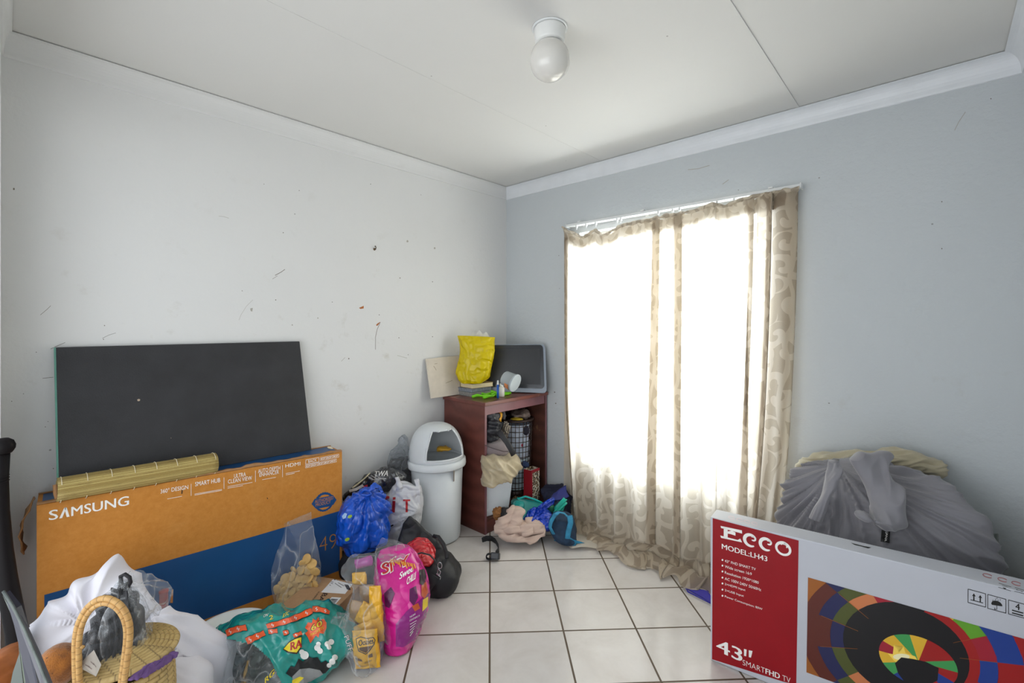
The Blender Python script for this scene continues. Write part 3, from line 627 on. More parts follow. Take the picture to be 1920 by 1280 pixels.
# rolled bamboo mat
MB = m_bamboo(); c0, c1 = U(106, 919, 1.815), U(404, 868.5, 2.225); rl = thing('bamboo_blind', 'rolled split-bamboo blind lying on the edge of the carton in front of the black panel', 'blind', (c0 + c1) / 2)
ax = (c1 - c0).normalized(); xx = ax.cross(UP).normalized(); yy_ = xx.cross(ax)
def roll_pt(a, r): return xx * (r * math.cos(a)) + yy_ * (r * math.sin(a))
b = M(); nA, nL = 150, 24
b.grid(nA, nL, lambda u, v: c0 + ax * ((c1 - c0).length * v) + roll_pt(u * 2 * math.pi * 2.15 + 1.0, (.034 + .0055 * (u * 2.15)) * (1 + .02 * math.sin(u * 90)) * (1 + .06 * v)), uvf=lambda u, v: (u * 2.15, v)); slats_ = b.build('slats', MB, rl, thick=.0015)
MSTR = mat('pale_string', 'e6dcc0', .7)
for k in range(8):
    f = .02 + k * .137; cc = c0 + ax * ((c1 - c0).length * f); b = M().tube([cc + roll_pt(a, .0492 * (1 + .06 * f)) for a in np.linspace(.6, 5.6, 40)], .0013, 5); b.build('binding_string', MSTR, slats_)
b = M().tube([U(104, 908, 1.81), U(105, 925, 1.805), U(108, 934, 1.80)], .008, 8); b.build('end_batten', MCARD2, rl)
sh_ = M().lathe([(0, 0), (.008, .001), (.012, .006), (.010, .011), (.005, .014), (0, .015)], tp(.972, .55), 18, T=Matrix.Rotation(.5, 3, 'Y') @ Matrix.Diagonal((1.6, 1, 1))).build('seashell', mat('cream_shell', 'e3d3b4', .4)); tag(sh_, 'small cream shell on the top right corner of the brown and blue carton', 'shell')
# ------------------------------------------------------------------ swing-top bin
bc = Vector((-.938, -.228, 0)); MBIN = mat('grey_bin_plastic', 'cdd1d4', .38, .03, bump=.0002)
bn = thing('dustbin', 'tall pale grey dome-lidded bin beside the red-brown cabinet', 'bin', bc)
b = M().lathe([(0, .004), (.150, .004), (.160, .010), (.163, .02), (.181, .50), (.178, .50), (.16, .03), (0, .02)], bc, 64); body_ = b.build('bin_body', MBIN, bn)
b = M().lathe([(.183, .490), (.200, .492), (.202, .500), (.200, .532), (.192, .538), (.176, .540), (.176, .532), (.190, .525), (.190, .498), (.183, .490)], bc, 64); b.build('rim', MBIN, bn)
OA = math.radians(-103)     # the lid's mouth looks out into the room
b = M(); n_, m_ = 72, 26; R_ = .184
def dome(a, v):
    th_ = v * math.pi / 2; r = R_ * math.cos(th_) ** .72; return bc + Vector((r * math.cos(a), r * math.sin(a), .536 + .235 * math.sin(th_) ** .95))
fs = []; vs_ = [dome(2 * math.pi * i / n_, j / m_) for j in range(m_ + 1) for i in range(n_)]
def mouth(a, v):
    d = (a - OA + math.pi) % (2 * math.pi) - math.pi; return abs(d) < .80 - .30 * max(0, v - .2) and .06 < v < .66
for j in range(m_):
    for i in range(n_):
        if not mouth(2 * math.pi * (i + .5) / n_, (j + .5) / m_): fs.append((j * n_ + i, j * n_ + (i + 1) % n_, (j + 1) * n_ + (i + 1) % n_, (j + 1) * n_ + i))
b.add(vs_, fs); dome_ = b.build('dome_lid', MBIN, bn, thick=.004)
edge = [dome(OA + s, .06) for s in np.linspace(-.80, .80, 20)] + [dome(OA + .80 - .30 * max(0, v - .2), v) for v in np.linspace(.08, .66, 14)] + [dome(OA + s, .66) for s in np.linspace(.66, -.66, 14)] + [dome(OA - .80 + .30 * max(0, v - .2), v) for v in np.linspace(.66, .08, 14)]
M().tube(edge, .0055, 8, closed=True).build('mouth_rim', MBIN, dome_)
for s in (-.3, .3): q = dome(OA + s, .655); M().box(q - Vector((.008, .008, .006)), q + Vector((.008, .008, .006)), .003).build('hinge', MBIN, dome_)
TBn = BVHTree.FromPolygons([bc + Vector((r * math.cos(a), r * math.sin(a), z)) for z, r in ((.0, .163), (.50, .183), (.501, .204), (.54, .204)) for a in np.linspace(0, 6.28318, 65)], [(j * 65 + i, j * 65 + i + 1, (j + 1) * 65 + i + 1, (j + 1) * 65 + i) for j in range(3) for i in range(64)])
b = M(); put_poly(b, TBn, [(849.5, 858), (852.5, 857), (852.5, 880), (851.8, 902), (850.2, 903), (850.3, 880)], 0, .001); print_on(body_, b, mat('brown_drip', '94887c', .5))
lb = loft([(819, 846, 824, 846, 3.19, .01), (818, 842, 846, 842, 3.2, .04), (820, 838, 845, 840, 3.2, .04), (826, 836, 838, 836, 3.2, .02)], 28, 24, disp=crumple(.006, 22), floor=None).build('plastic_bag', mat('ochre_plastic', 'd9a42c', .35)); tag(lb, 'ochre yellow bag inside the grey bin mouth', 'bag')
# ------------------------------------------------------------------ red-brown open cabinet in the corner
MCAB = m_wood('red_brown_veneer', '5b3029', '6d3c33', None, .38, 3); MCABW = m_wood('worn_inside_veneer', '4a2a20', '5e362a', '8a6a46', .5, 3); MCABE = mat('red_brown_edge', '80545a', .35, .1); MBACK = mat('back_board', '9b7566', .6, .1)
CX0, CX1, CY0, CY1 = -.700, -.020, -.456, -.022; cb = thing('cabinet', 'small red-brown open-fronted cabinet in the room corner', 'cabinet', ((CX0 + CX1) / 2, -.24, 0))
b = M().box((CX0, CY0, .001), (CX0 + .018, CY1, .880), .0015); b.build('side_panel', MCAB, cb)
b = M().box((CX1 - .018, CY0, .001), (CX1, CY1, .880), .0015); b.build('side_panel', MCABW, cb)
b = M().box((CX0 - .012, CY0 - .014, .8805), (CX1 + .004, CY1 + .004, .906), .004); b.build('top_board', m_wood('cabinet_top', '61322c', '78433a', 'a87e66', .3, 3), cb)
b = M().box((CX0 + .0185, CY0 + .006, .815), (CX1 - .0185, CY0 + .026, .880), .002); b.build('front_rail', MCABE, cb)
b = M().box((CX0 + .0185, CY1 - .006, .10), (CX0 + .3, CY1, .880)); b.box((CX0 + .302, CY1 - .006, .10), (CX1 - .0185, CY1, .880), mi=1); b.build('back_panel', [MBACK, MCABW], cb)
b = M().box((CX0 + .0185, CY0 + .004, .080), (CX1 - .0185, CY1 - .007, .096), .001); b.build('bottom_shelf', MCABW, cb)
b = M().box((CX0 + .0185, CY0 + .003, .001), (CX1 - .0185, CY0 + .021, .080), .001); b.build('plinth', MCAB, cb)
for x0_ in (CX0, CX1 - .018): M().box((x0_, CY0 - .0012, .0005), (x0_ + .018, CY0, .880)).build('edge_banding', MCABE, cb)
# ------------------------------------------------------------------ white and red television box at the right
MREDP = mat('printed_red', '930b18', .4, .05, spec=.3); MWB = mat('glossy_white_board', 'bfc1c9', .34, .02, spec=.3)
E0 = Vector((-.862, -2.016, 0)); E1 = Vector((-.770, -2.988, 0)); edx = (E1 - E0).normalized(); edn = Vector((-edx.y, edx.x, 0)); HT = .615; EL = (E1 - E0).length
eb = thing('television_box', 'long white and red television carton printed with a hot-air balloon picture', 'box', (E0 + E1) / 2)
b = M().hexa([E0 + UP * .002, E0 + edn * .105 + UP * .002, E1 + edn * .105 + UP * .002, E1 + UP * .002, E0 + UP * HT, E0 + edn * .105 + UP * HT, E1 + edn * .105 + UP * HT, E1 + UP * HT], .004)
T_ = b.bvh(); put_poly(b, T_, [(1336.3, 971), (1497.5, 1013), (1493, 1283), (1470, 1278), (1335, 1235.5)], 1, .0008); carton = b.build('carton', [MWB, MREDP], eb)
b = M()
def arc(c, rx, ry, a0, a1, n=16, sk=.27): return [(c[0] + rx * math.cos(a), c[1] + sk * rx * math.cos(a) - ry * math.sin(a)) for a in np.linspace(a0, a1, n)]
def band(c, rx, ry, a0, a1, w0, w1, n=22, sk=.27):
    for k in range(n):
        t0, t1 = k / n, (k + 1) / n; f = lambda t: w0 + (w1 - w0) * math.sin(math.pi * t) ** .8
        q = []
        for t, s in ((t0, 1), (t1, 1), (t1, -1), (t0, -1)):
            a = a0 + (a1 - a0) * t; r = f(t) / 2 * s; q.append((c[0] + (rx + r) * math.cos(a), c[1] + sk * (rx + r) * math.cos(a) - (ry + r) * math.sin(a)))
        put_poly(b, T_, q, 0, .0010)
# the serif E
for q in ([(1351, 985.5), (1391, 994), (1391.5, 1000), (1386, 998.5), (1352, 989.5)], [(1357, 988), (1364.5, 989.8), (1364.5, 1009), (1357, 1007)], [(1350.5, 1003.5), (1356, 1005), (1383, 1012), (1388, 1009.5), (1391.5, 1016.5), (1352, 1008)], [(1364, 996), (1372, 994.5), (1379, 998), (1379, 1004), (1370, 1001), (1364, 1000)]): put_poly(b, T_, q, 0, .0010)
for cx_, cy_ in ((1407.5, 1013), (1437, 1020.5)):
    band((cx_, cy_), 11.5, 10.5, .55, 5.3, 2.4, 6.4); band((cx_ + 4.5, cy_ - 3.5), 4.2, 3.6, -2.2, 2.4, 2.0, 3.6, 10)
band((1468.5, 1028.5), 13.0, 11.0, 1.5, 1.5 + 6.28, 6.0, 4.2, 30); band((1470, 1023), 5.5, 4.5, -.6, 3.0, 2.0, 3.6, 10)
put_text(b, T_, 'MODEL:LH43', (1353.5, 1028.5), (1438.5, 1052.5), 9.6, 0, .001, bold=.03)
for s, x1, y0, y1 in (('43" FHD SMART TV', 1417, 1053.5, 1069.5), ('Wide screen 16:9', 1409.5, 1064, 1078.5), ('Resolution 1920*1080', 1422.5, 1075, 1094.5), ('AC 100V-240V 50/60Hz', 1427, 1086.5, 1108), ('2\u00d7HDMI Input', 1397.5, 1097.5, 1109), ('2\u00d7USB Input', 1394.5, 1109, 1120), ('Power Consumption: 80W', 1429.5, 1120.5, 1145)):
    put_text(b, T_, s, (1359, y0), (x1, y1), 5.2, 0, .001, bold=0); put_poly(b, T_, [(1354.6 + 1.7 * math.cos(a), y0 - 4 + 1.9 * math.sin(a)) for a in np.linspace(0, 5.5, 8)], 0, .001)
put_text(b, T_, '43', (1344, 1220), (1391, 1241), 24, 0, .001, bold=.05); put_poly(b, T_, [(1395, 1216), (1400, 1217.5), (1399, 1230), (1395, 1229)], 0, .001); put_poly(b, T_, [(1404, 1218.5), (1411, 1220), (1408, 1232.5), (1404, 1231.5)], 0, .001)
put_text(b, T_, 'SMART', (1392.5, 1246), (1434, 1262), 10, 0, .001, bold=-.012); put_text(b, T_, 'FHD', (1435.5, 1262.5), (1462, 1272.5), 10, 0, .001, bold=.04); put_text(b, T_, 'TV', (1467, 1275), (1482, 1280.5), 10, 0, .001, bold=-.012)
print_on(carton, b, WHITE)
PIC = [mat('print_' + n, c, .3, .04) for n, c in (('sky', '2c2540'), ('orange', '9a581c'), ('brown', '5a2014'), ('navy', '1c2050'), ('olive', '4c5220'), ('peach', 'c9784a'), ('crimson', 'a01c30'), ('red', 'a01818'), ('black', '0e0c11'), ('green', '62a02a'), ('blue', '1d3c8c'), ('yellow', 'e2b232'), ('flame', 'ffd95a'), ('leaf', '3f9a52'), ('cream', 'fff3c0'))]
K = {n: i for i, n in enumerate('sky orange brown navy olive peach crimson red black green blue yellow flame leaf cream'.split())}
b = M(); clip = [(1515, 1082), (1950, 1206), (1950, 1420), (1512, 1260)]
def inside(q):
    """cut a polygon to the printed picture"""
    out = list(q); C4 = [(1515, 1082), (1950, 1206), (1950, 1420), (1512, 1260)]
    for i in range(4):
        a, c = C4[i], C4[(i + 1) % 4]; side = lambda p: (c[0] - a[0]) * (p[1] - a[1]) - (c[1] - a[1]) * (p[0] - a[0]); new = []
        for k in range(len(out)):
            p, r = out[k - 1], out[k]; s0, s1 = side(p), side(r)
            if (s0 < 0) != (s1 < 0): t_ = s0 / (s0 - s1); new.append((p[0] + (r[0] - p[0]) * t_, p[1] + (r[1] - p[1]) * t_))
            if s1 >= 0: new.append(r)
        out = new
        if len(out) < 3: return None
    return out
def pic(q, c, lay=0):
    q = inside(q)
    if q: put_poly(b, T_, q, K[c], .0010 + lay * .0002)
pic([(1512, 1080), (1952, 1205), (1952, 1421), (1510, 1262)], 'navy')
cc = (1703, 1222)
def rp(a, r): return (cc[0] + r * 125 * math.cos(a), cc[1] + .22 * r * 125 * math.cos(a) - r * 92 * math.sin(a))
def sector(a0, a1, r0, r1, c, lay, n=6): pic([rp(a, r1) for a in np.linspace(a0, a1, n)] + [rp(a, r0) for a in np.linspace(a1, a0, n)], c, lay)
D = math.radians
secs = [(8, 30, ['crimson', 'blue', 'red', 'blue']), (30, 52, ['green', 'blue', 'red', 'crimson']), (52, 72, ['yellow', 'green', 'blue', 'green']), (-16, 8, ['blue', 'red', 'blue', 'red']), (-40, -16, ['red', 'blue', 'green', 'blue']), (72, 96, ['red', 'crimson', 'crimson', 'crimson']), (96, 118, ['crimson', 'crimson', 'brown', 'brown']), (118, 140, ['peach', 'olive', 'navy', 'brown']), (140, 165, ['olive', 'navy', 'brown', 'orange']), (165, 192, ['navy', 'brown', 'brown', 'orange']), (192, 220, ['olive', 'navy', 'brown', 'orange']), (220, 250, ['peach', 'olive', 'navy', 'brown'])]
for a0, a1, cs in secs:
    st_ = .22 if a0 >= 90 else .40
    for k, c in enumerate(cs): sector(D(a0), D(a1), .95 + k * st_, .95 + (k + 1.02) * st_ + (.6 if k == 3 else 0), c, 1)
sector(0, 2 * math.pi, .30, .98, 'black', 2, 40); sector(D(-60), D(75), .92, 1.08, 'red', 3, 16)
ic = (1722, 1240); ip = lambda a, r: (ic[0] + 74 * r * math.cos(a), ic[1] + .28 * 74 * r * math.cos(a) - 47 * r * math.sin(a))
for k, c in enumerate(['leaf', 'red', 'red', 'yellow', 'leaf', 'yellow', 'crimson', 'yellow', 'leaf', 'blue', 'yellow', 'red', 'blue', 'red']):
    a0, a1 = k * 2 * math.pi / 14, (k + 1) * 2 * math.pi / 14; pic([ip(a, 1.0) for a in np.linspace(a0, a1, 5)] + [ip(0, 0)], c, 4)
pic([(1662 + 14 + x, 1222 + y) for x, y in ((0, 16), (-12, 2), (-2, 4), (0, -14), (10, 0), (18, -10), (22, 2), (40, 8), (46, 18), (20, 14), (10, 22))], 'flame', 5); pic([(1690 + 16 * math.cos(a), 1231 + 6 * math.sin(a)) for a in np.linspace(0, 5.8, 12)], 'cream', 6)
pic([(1678, 1243), (1690, 1232), (1712, 1235), (1735, 1240), (1760, 1252), (1758, 1275), (1740, 1285), (1700, 1283), (1684, 1262)], 'black', 7)
for a in (50, 72, 96, 118, 140, 165, 192, 8, 30): put_line(b, T_, [q for q in (rp(D(a), .78), rp(D(a), 1.35)) if inside([q, (q[0] + .1, q[1]), (q[0], q[1] + .1)])], .7, K['orange'], .0022)
print_on(carton, b, PIC)
b = M()
for x, y, w_, h in ((1815, 1104, 33, 25), (1852, 1114, 34, 26), (1891, 1124.5, 34, 26)):
    sk = .27; put_line(b, T_, [(x, y), (x + w_, y + w_ * sk), (x + w_, y + w_ * sk + h), (x, y + h)], 1.2, 0, .001, closed=True)
for x in (1826, 1838): y = 1106 + (x - 1815) * .27; put_poly(b, T_, [(x - 3.5, y + 8), (x, y + 3), (x + 3.5, y + 9), (x + 1.2, y + 8.5), (x + 1.2, y + 17), (x - 1.2, y + 16.5), (x - 1.2, y + 8)], 0, .001)
put_line(b, T_, [(1820, 1124), (1843, 1130)], 1.4, 0, .001)
put_poly(b, T_, [(1858 + 2, 1133.5)] + [(1869 + 10.5 * math.cos(a), 1134 + 2.5 * math.cos(a) - 8 * math.sin(a)) for a in np.linspace(math.pi, 0, 12)], 0, .001); put_line(b, T_, [(1869, 1132), (1869, 1142), (1865, 1142), (1865, 1139)], 1.1, 0, .001)
for x, y in ((1862, 1124), (1867, 1122), (1872, 1124), (1876, 1123), (1870, 1120)): put_line(b, T_, [(x, y), (x - 1, y + 2.5)], .8, 0, .001)
put_text(b, T_, '4', (1904, 1142), (1912, 1144), 12, 0, .001, bold=.03); put_line(b, T_, [(1898, 1143.5), (1918, 1149)], 2.2, 0, .001); put_line(b, T_, [(1898, 1148.5), (1918, 1154)], 2.2, 0, .001)
put_line(b, T_, [(1873, 1093), (1896, 1100), (1895, 1107.5), (1872, 1100.5)], .9, 0, .001, closed=True); put_poly(b, T_, [(1879, 1097), (1890, 1100), (1887, 1103), (1884, 1104.5), (1880, 1101)], 0, .001); put_line(b, T_, [(1903, 1101), (1922, 1107), (1921, 1113), (1902, 1108)], .9, 0, .001, closed=True); put_line(b, T_, [(1906, 1105), (1917, 1109)], 1.4, 0, .001)
put_poly(b, T_, [(1595, 1017), (1618, 1023), (1634, 1026), (1628, 1027.5), (1602, 1021)], 0, .001); print_on(carton, b, BLACK)
b = M()
for x in (1852, 1880, 1906):
    y = 1079 + (x - 1852) * .27; put_line(b, T_, [(x + 9 * math.cos(a), y + 2.4 * math.cos(a) - 3.2 * math.sin(a)) for a in np.linspace(.6, 5.6, 14)], 1.8, 0, .001)
print_on(carton, b, mat('faded_red_ink', 'b06a70', .4))
b = M()
for x in (1372, 1387, 1401, 1415):
    y = 966.5 + (x - 1357) * .255; put_line(b, T_, [(x + 6 * math.cos(a), y + 1.6 * math.cos(a) - 2.4 * math.sin(a)) for a in np.linspace(.6, 5.8, 12)], 1.5, 0, .001)
print_on(carton, b, mat('pale_pink_ink', 'd9c6cc', .4))
# ------------------------------------------------------------------ things on the cabinet
MPAGE = mat('page_edges', 'd8c9a4', .7, .12, bump=.001, bs=180); zT = .9065
def slab(name, corner, ang, lx, ly, z, h, cover, label, cat='book', group=None, pages=None, gx=.004):
    """a closed book lying flat: cover boards, spine and page block"""
    T = Matrix.Translation(Vector((corner[0], corner[1], z))) @ Matrix.Rotation(ang, 4, 'Z'); o = thing(name, label, cat, (corner[0], corner[1], z), group)
    M().box((0, 0, 0), (lx, ly, .0022), .0008, T=T).box((0, 0, h - .0022), (lx, ly, h), .0008, T=T).box((0, ly - .003, .002), (lx, ly, h - .002), T=T).build('cover', cover, o)
    M().box((gx, gx, .0024), (lx - gx, ly - .004, h - .0024), .0006, T=T).build('page_block', pages or MPAGE, o); return o
q = onz(885, 744, zT); A_ = math.radians(-3)
slab('magazine', (q.x - .005, q.y - .004), A_, .215, .16, zT, .030, mat('silver_cover', '8d8f90', .25, .2, 30, coat=.3), 'worn silver-grey thick magazine, lowest of the stack on the cabinet', 'magazine', 'reading matter on the cabinet', mat('grey_pages', '8b8984', .5, .3, 90))
slab('magazine', (q.x + .004, q.y + .006), A_ + .06, .21, .155, zT + .0305, .028, mat('blue_grey_cover', '6f7680', .25, .35, 40, coat=.3), 'blue-grey magazine in the middle of the stack on the cabinet', 'magazine', 'reading matter on the cabinet', mat('bluish_pages', '7d838c', .45, .35, 90))
slab('book', (q.x + .002, q.y + .004), A_ - .05, .205, .15, zT + .059, .034, mat('tan_cover', '9a8560', .5, .2), 'thick tan book with cream pages under the yellow bag', 'book', 'reading matter on the cabinet')
t = NT('yellow_plastic'); b_ = t.b; b_.inputs['Roughness'].default_value = .32; b_.inputs['Base Color'].default_value = lin('e6d000'); r1, r2 = t.crease(9); t.set(b_.inputs['Normal'], t.bump(t.math('ADD', t.math('MINIMUM', r1, .14), t.math('MINIMUM', r2, .12)), .07))
tr = t.n('BsdfTranslucent', {'Color': lin('f2dc10')}); mx = t.n('MixShader', {0: .3, 1: b_, 2: tr}); t.t.links.new(mx.outputs[0], t.out.inputs[0]); MYEL = t.m
yb = thing('carrier_bag', 'bright yellow plastic carrier bag standing on the stack of books', 'bag', U(890, 712, 3.48))
b = loft([(858, 629, 929, 632, 3.48, .028), (861, 640, 928, 640, 3.48, .05), (863, 658, 927, 660, 3.48, .065), (858, 680, 923, 682, 3.48, .075), (854, 698, 919, 698, 3.48, .078), (857, 711, 915, 709, 3.48, .075), (864, 719, 902, 718, 3.48, .06)], 90, 90, 2.6, disp=lambda p, u, v, q: .010 * nz(p, 6) + .016 * (facet(p, 7, 2) - .22) * (.4 + v * .8) + .005 * (facet(p, 20) - .2), floor=zT + .0935); b.build('bag_body', MYEL, yb)
b = M(); b.grid(24, 10, lambda u, v: U(882 + 36 * u, 634 - (5 + 7 * math.sin(u * 3.1) + 3 * math.sin(u * 17)) * v, 3.48 + .01 * math.sin(u * 9)), thick=0); pp_ = b.build('crumpled_paper', mat('thin_white_paper', 'dcdcd8', .6, trans=.3)); tag(pp_, 'white paper sticking out of the yellow carrier bag', 'paper')
# wide computer screen leaning in the corner
mo = thing('computer_monitor', 'black-screened all-in-one computer with a grey frame, standing in the corner on the cabinet', 'monitor', U(960, 722, 3.62)); SCR = mat('monitor_bezel', '23262b', .25, .05, coat=.3); SCG = NT('dusty_screen'); SCG.b.inputs['Base Color'].default_value = lin('212226'); SCG.b.inputs['Roughness'].default_value = .35; SCG = SCG.m
C4 = [U(889, 722, 3.63), U(1025, 727, 3.56), U(1022, 645, 3.64), U(886, 646, 3.71)]; mxv = (C4[1] - C4[0]); myv = (C4[3] - C4[0]); mn = mxv.cross(myv).normalized()
if mn.dot(FW) > 0: mn = -mn
sh0 = Vector((0, 0, zT + .004 - min(C4[0].z, C4[1].z)))
def mo_pt(u, v, d): return C4[0] + mxv * u + myv * v + (C4[2] - C4[1] - C4[3] + C4[0]) * (u * v) + mn * d + sh0 * (1 - v)
def rrect(u0, v0, u1, v1, ru, rv, k=5):
    return [(cu + ru * math.cos(a), cv + rv * math.sin(a)) for cu, cv, a0 in ((u1 - ru, v1 - rv, 0), (u0 + ru, v1 - rv, math.pi / 2), (u0 + ru, v0 + rv, math.pi), (u1 - ru, v0 + rv, 1.5 * math.pi)) for a in np.linspace(a0, a0 + math.pi / 2, k)]
def plate(Mx, out, d0, d1, mi=0):
    n = len(out); vs_ = [mo_pt(u, v, d) for d in (d0, d1) for u, v in out]; Mx.add(vs_, [tuple(range(n))[::-1], tuple(range(n, 2 * n))] + [(i, (i + 1) % n, n + (i + 1) % n, n + i) for i in range(n)], mi, False); return Mx
plate(M(), rrect(0, 0, 1, 1, .05, .09), -.030, 0).build('casing', mat('silver_casing', '8e98a6', .35, .04), mo)
plate(M(), rrect(.01, .085, .972, .985, .045, .08), .0002, .003).build('bezel', SCR, mo)
scr_ = plate(M(), rrect(.05, .165, .925, .90, .005, .008), .0032, .0040).build('screen', SCG, mo)
b = M()
for x, y in ((953, 684), (955, 687), (959, 685), (963, 684.5), (973, 685), (977, 679), (984, 672), (985, 674), (969, 681)): c = onx(x, y, 0); d = ray(x, y); n_ = mn; s_ = ((mo_pt(.5, .5, .0045) - CAM).dot(mn)) / d.dot(mn); p0 = CAM + d * s_; b.lathe([(.0022, 0), (.0012, .0004), (0, .0005)], p0, 6, T=Matrix.Rotation(0, 3, 'Z'))
print_on(scr_, b, mat('dust', 'b8b2a8', .8))
# pale board leaning on the wall
bd = thing('board', 'worn cream board leaning on the wall left of the yellow carrier bag', 'board', (-.78, -.06, zT))
b = M().hexa([Vector((-.858, -.072, zT + .002)), Vector((-.858, -.060, zT + .002)), Vector((-.52, -.060, zT + .002)), Vector((-.52, -.072, zT + .002)), Vector((-.868, -.020, 1.190)), Vector((-.868, -.010, 1.188)), Vector((-.52, -.010, 1.20)), Vector((-.52, -.020, 1.20))], .003); T3 = b.bvh()
for pts in ([(813, 686), (816, 690), (818, 694)], [(815, 682), (820, 681)], [(836, 718), (848, 713)]): put_line(b, T3, pts, .7, 1, .0008)
b.build('panel', [mat('cream_board', 'd2c8ba', .55, .08, 10), mat('brown_scuff', '8d7c68', .7)], bd)
# tub, bottle, lighter, gloves
tbz = thing('plastic_tub', 'tilted clear round food tub with an orange-printed label on the cabinet top', 'tub', U(957, 728, 3.30)); ctr = U(955.5, 716, 3.30); axd = (U(967, 721, 3.27) - U(944, 709.5, 3.33)).normalized(); Rm = Vector((0, 0, 1)).rotation_difference(axd).to_matrix()
b = M().lathe([(0, -.045), (.050, -.045), (.053, -.040), (.060, .038), (.064, .040), (.064, .047), (.057, .047), (.057, .038), (.050, -.038), (0, -.038)], ctr + UP * .012, 40, T=Rm); tub_ = b.build('tub_body', mat('frosted_plastic', 'd5dce0', .25, .02, trans=.45), tbz)
M().lathe([(0, .0475), (.063, .0475), (.0655, .049), (.0655, .053), (.060, .055), (0, .054)], ctr + UP * .012, 40, T=Rm).build('lid', mat('tub_lid', 'c9d2d8', .3, trans=.3), tub_)
b = M().lathe([(.0600, .000), (.0645, .036)], ctr + UP * .012, 12, T=Rm @ Matrix.Rotation(math.radians(200), 3, 'Z'), a0=0, a1=1.5); b.build('printed_label', mat('orange_label', 'd98a55', .5, .3, 60), tub_)
wb = thing('squeeze_bottle', 'tiny white plastic bottle behind the clear tub', 'bottle', U(940, 720, 3.42)); cB = U(940.5, 722, 3.42); cB.z = zT + .001
b = M().lathe([(0, 0), (.021, 0), (.022, .004), (.022, .062), (.014, .074), (0, .075)], cB, 28); b.build('bottle_body', mat('milky_plastic', 'dcd9cf', .4), wb); M().lathe([(.0125, .0755), (.0125, .096), (0, .097)], cB, 24).build('cap', W1, wb)
lg = thing('tube', 'slim blue upright tube with a white tip left of the white bottle', 'tube', U(933.5, 718, 3.34)); cL = U(933.5, 718, 3.34); cL.z = zT + .001
M().lathe([(0, 0), (.0085, 0), (.0085, .098), (0, .098)], cL, 20).build('tube_body', mat('bright_blue_plastic', '1f5bb4', .3), lg); M().lathe([(.0075, .0985), (.006, .128), (0, .129)], cL, 18).build('tip', W1, lg)
gl = thing('rubber_glove', 'lime green rubber glove spread on the front edge of the cabinet top', 'glove', onz(915, 740, zT)); MLIME = mat('lime_rubber', '7ddb1e', .35, .06)
b = M(); G = lambda pts, r: b.tube([onz(x, y + 4, zT + .004) + UP * r_ for (x, y), r_ in zip(pts, r)], [(q_ * 1.0) for q_ in [.010 + .003 * math.sin(i * 2.0) for i in range(len(pts))]], 10)
G([(886, 741), (895, 739.5), (905, 740), (915, 738)], [.006, .01, .006, .012]); G([(888, 737.5), (898, 735.5), (910, 737), (921, 736)], [.008, .012, .008, .012]); G([(907, 743), (915, 741), (924, 740.5), (931, 736)], [.006, .01, .01, .01]); G([(912, 734.5), (920, 733.5), (930, 734.5), (938, 735)], [.012, .016, .012, .010]); G([(921, 737), (933, 736), (946, 734.5), (958, 734)], [.008, .010, .008, .006]); G([(931, 738.5), (944, 736.5), (955, 735.5)], [.006, .008, .006])
b.build('glove_body', MLIME, gl)
# ------------------------------------------------------------------ things inside the cabinet
lbk = thing('laundry_basket', 'dark brown round lattice laundry basket stuffed with clothes, inside the cabinet', 'basket', (-.172, -.262, .097)); bcx = Vector((-.172, -.262, .097)); MLB = mat('dark_brown_plastic', '3d2c27', .35, .08)
RT0, RB0, HB = .132, .104, .595
rad = lambda z: RB0 + (RT0 - RB0) * (z / HB) ** .8
b = M().tube([bcx + Vector((rad(HB) * 1.02 * math.cos(a), rad(HB) * 1.02 * math.sin(a), HB)) for a in np.linspace(0, 2 * math.pi, 49)[:-1]], [(.010, .014)] * 48, 10, closed=True, flat=(0, 0, 1)); b.build('rim', MLB, lbk)
b = M()
for k in range(26):
    a = 2 * math.pi * k / 26; b.tube([bcx + Vector((rad(z) * math.cos(a), rad(z) * math.sin(a), z)) for z in np.linspace(.01, HB, 9)], .0028, 5)
for z in np.linspace(.075, HB - .045, 13): b.tube([bcx + Vector((rad(z) * math.cos(a), rad(z) * math.sin(a), z)) for a in np.linspace(0, 2 * math.pi, 40)[:-1]], .0028, 5, closed=True)
b.build('lattice', MLB, lbk); M().lathe([(0, 0), (RB0, 0), (RB0 + .002, .05), (RB0 - .002, .05), (RB0 - .004, .006), (0, .006)], bcx, 40).build('base', MLB, lbk)
def lump(cx_, cy_, Z, wx, wy, T, seed, A=.008, s=20, floor=None, pw=2.0, n=40, m=34):
    return loft([(cx_ - wx * .5, cy_ - wy, cx_ + wx * .3, cy_ - wy, Z, T * .3), (cx_ - wx, cy_ - wy * .5, cx_ + wx * .85, cy_ - wy * .6, Z, T), (cx_ - wx * .95, cy_ + wy * .4, cx_ + wx, cy_ + wy * .4, Z, T), (cx_ - wx * .4, cy_ + wy, cx_ + wx * .5, cy_ + wy, Z, T * .4)], n, m, pw, disp=crumple(A, s, seed), floor=floor)
Zb = (bcx - CAM).dot(FW)
def inbasket(z0, z1, k0, k1, seed, Mx=None):
    b = Mx or M(); b.grid(60, 26, lambda u, v: bcx + (lambda a, z: Vector((math.cos(a), math.sin(a), 0)) * min(rad(z) - .006, (rad(z) - .012) * (1 + .10 * nz(Vector((math.cos(a), math.sin(a), z * 8)), 2.2, seed))) + UP * z)(u * 2 * math.pi, z0 + (z1 - z0) * v), closed_u=True); return b
ck = inbasket(.30, .56, 1, 1, 1); o = ck.build('laundry', mat('white_blue_laundry', 'cdd6e6', .8, .12, 9, wr=.01)); tag(o, 'crumpled white shirt inside the brown laundry basket, upper layer', 'clothes', 'clothes in the laundry basket')
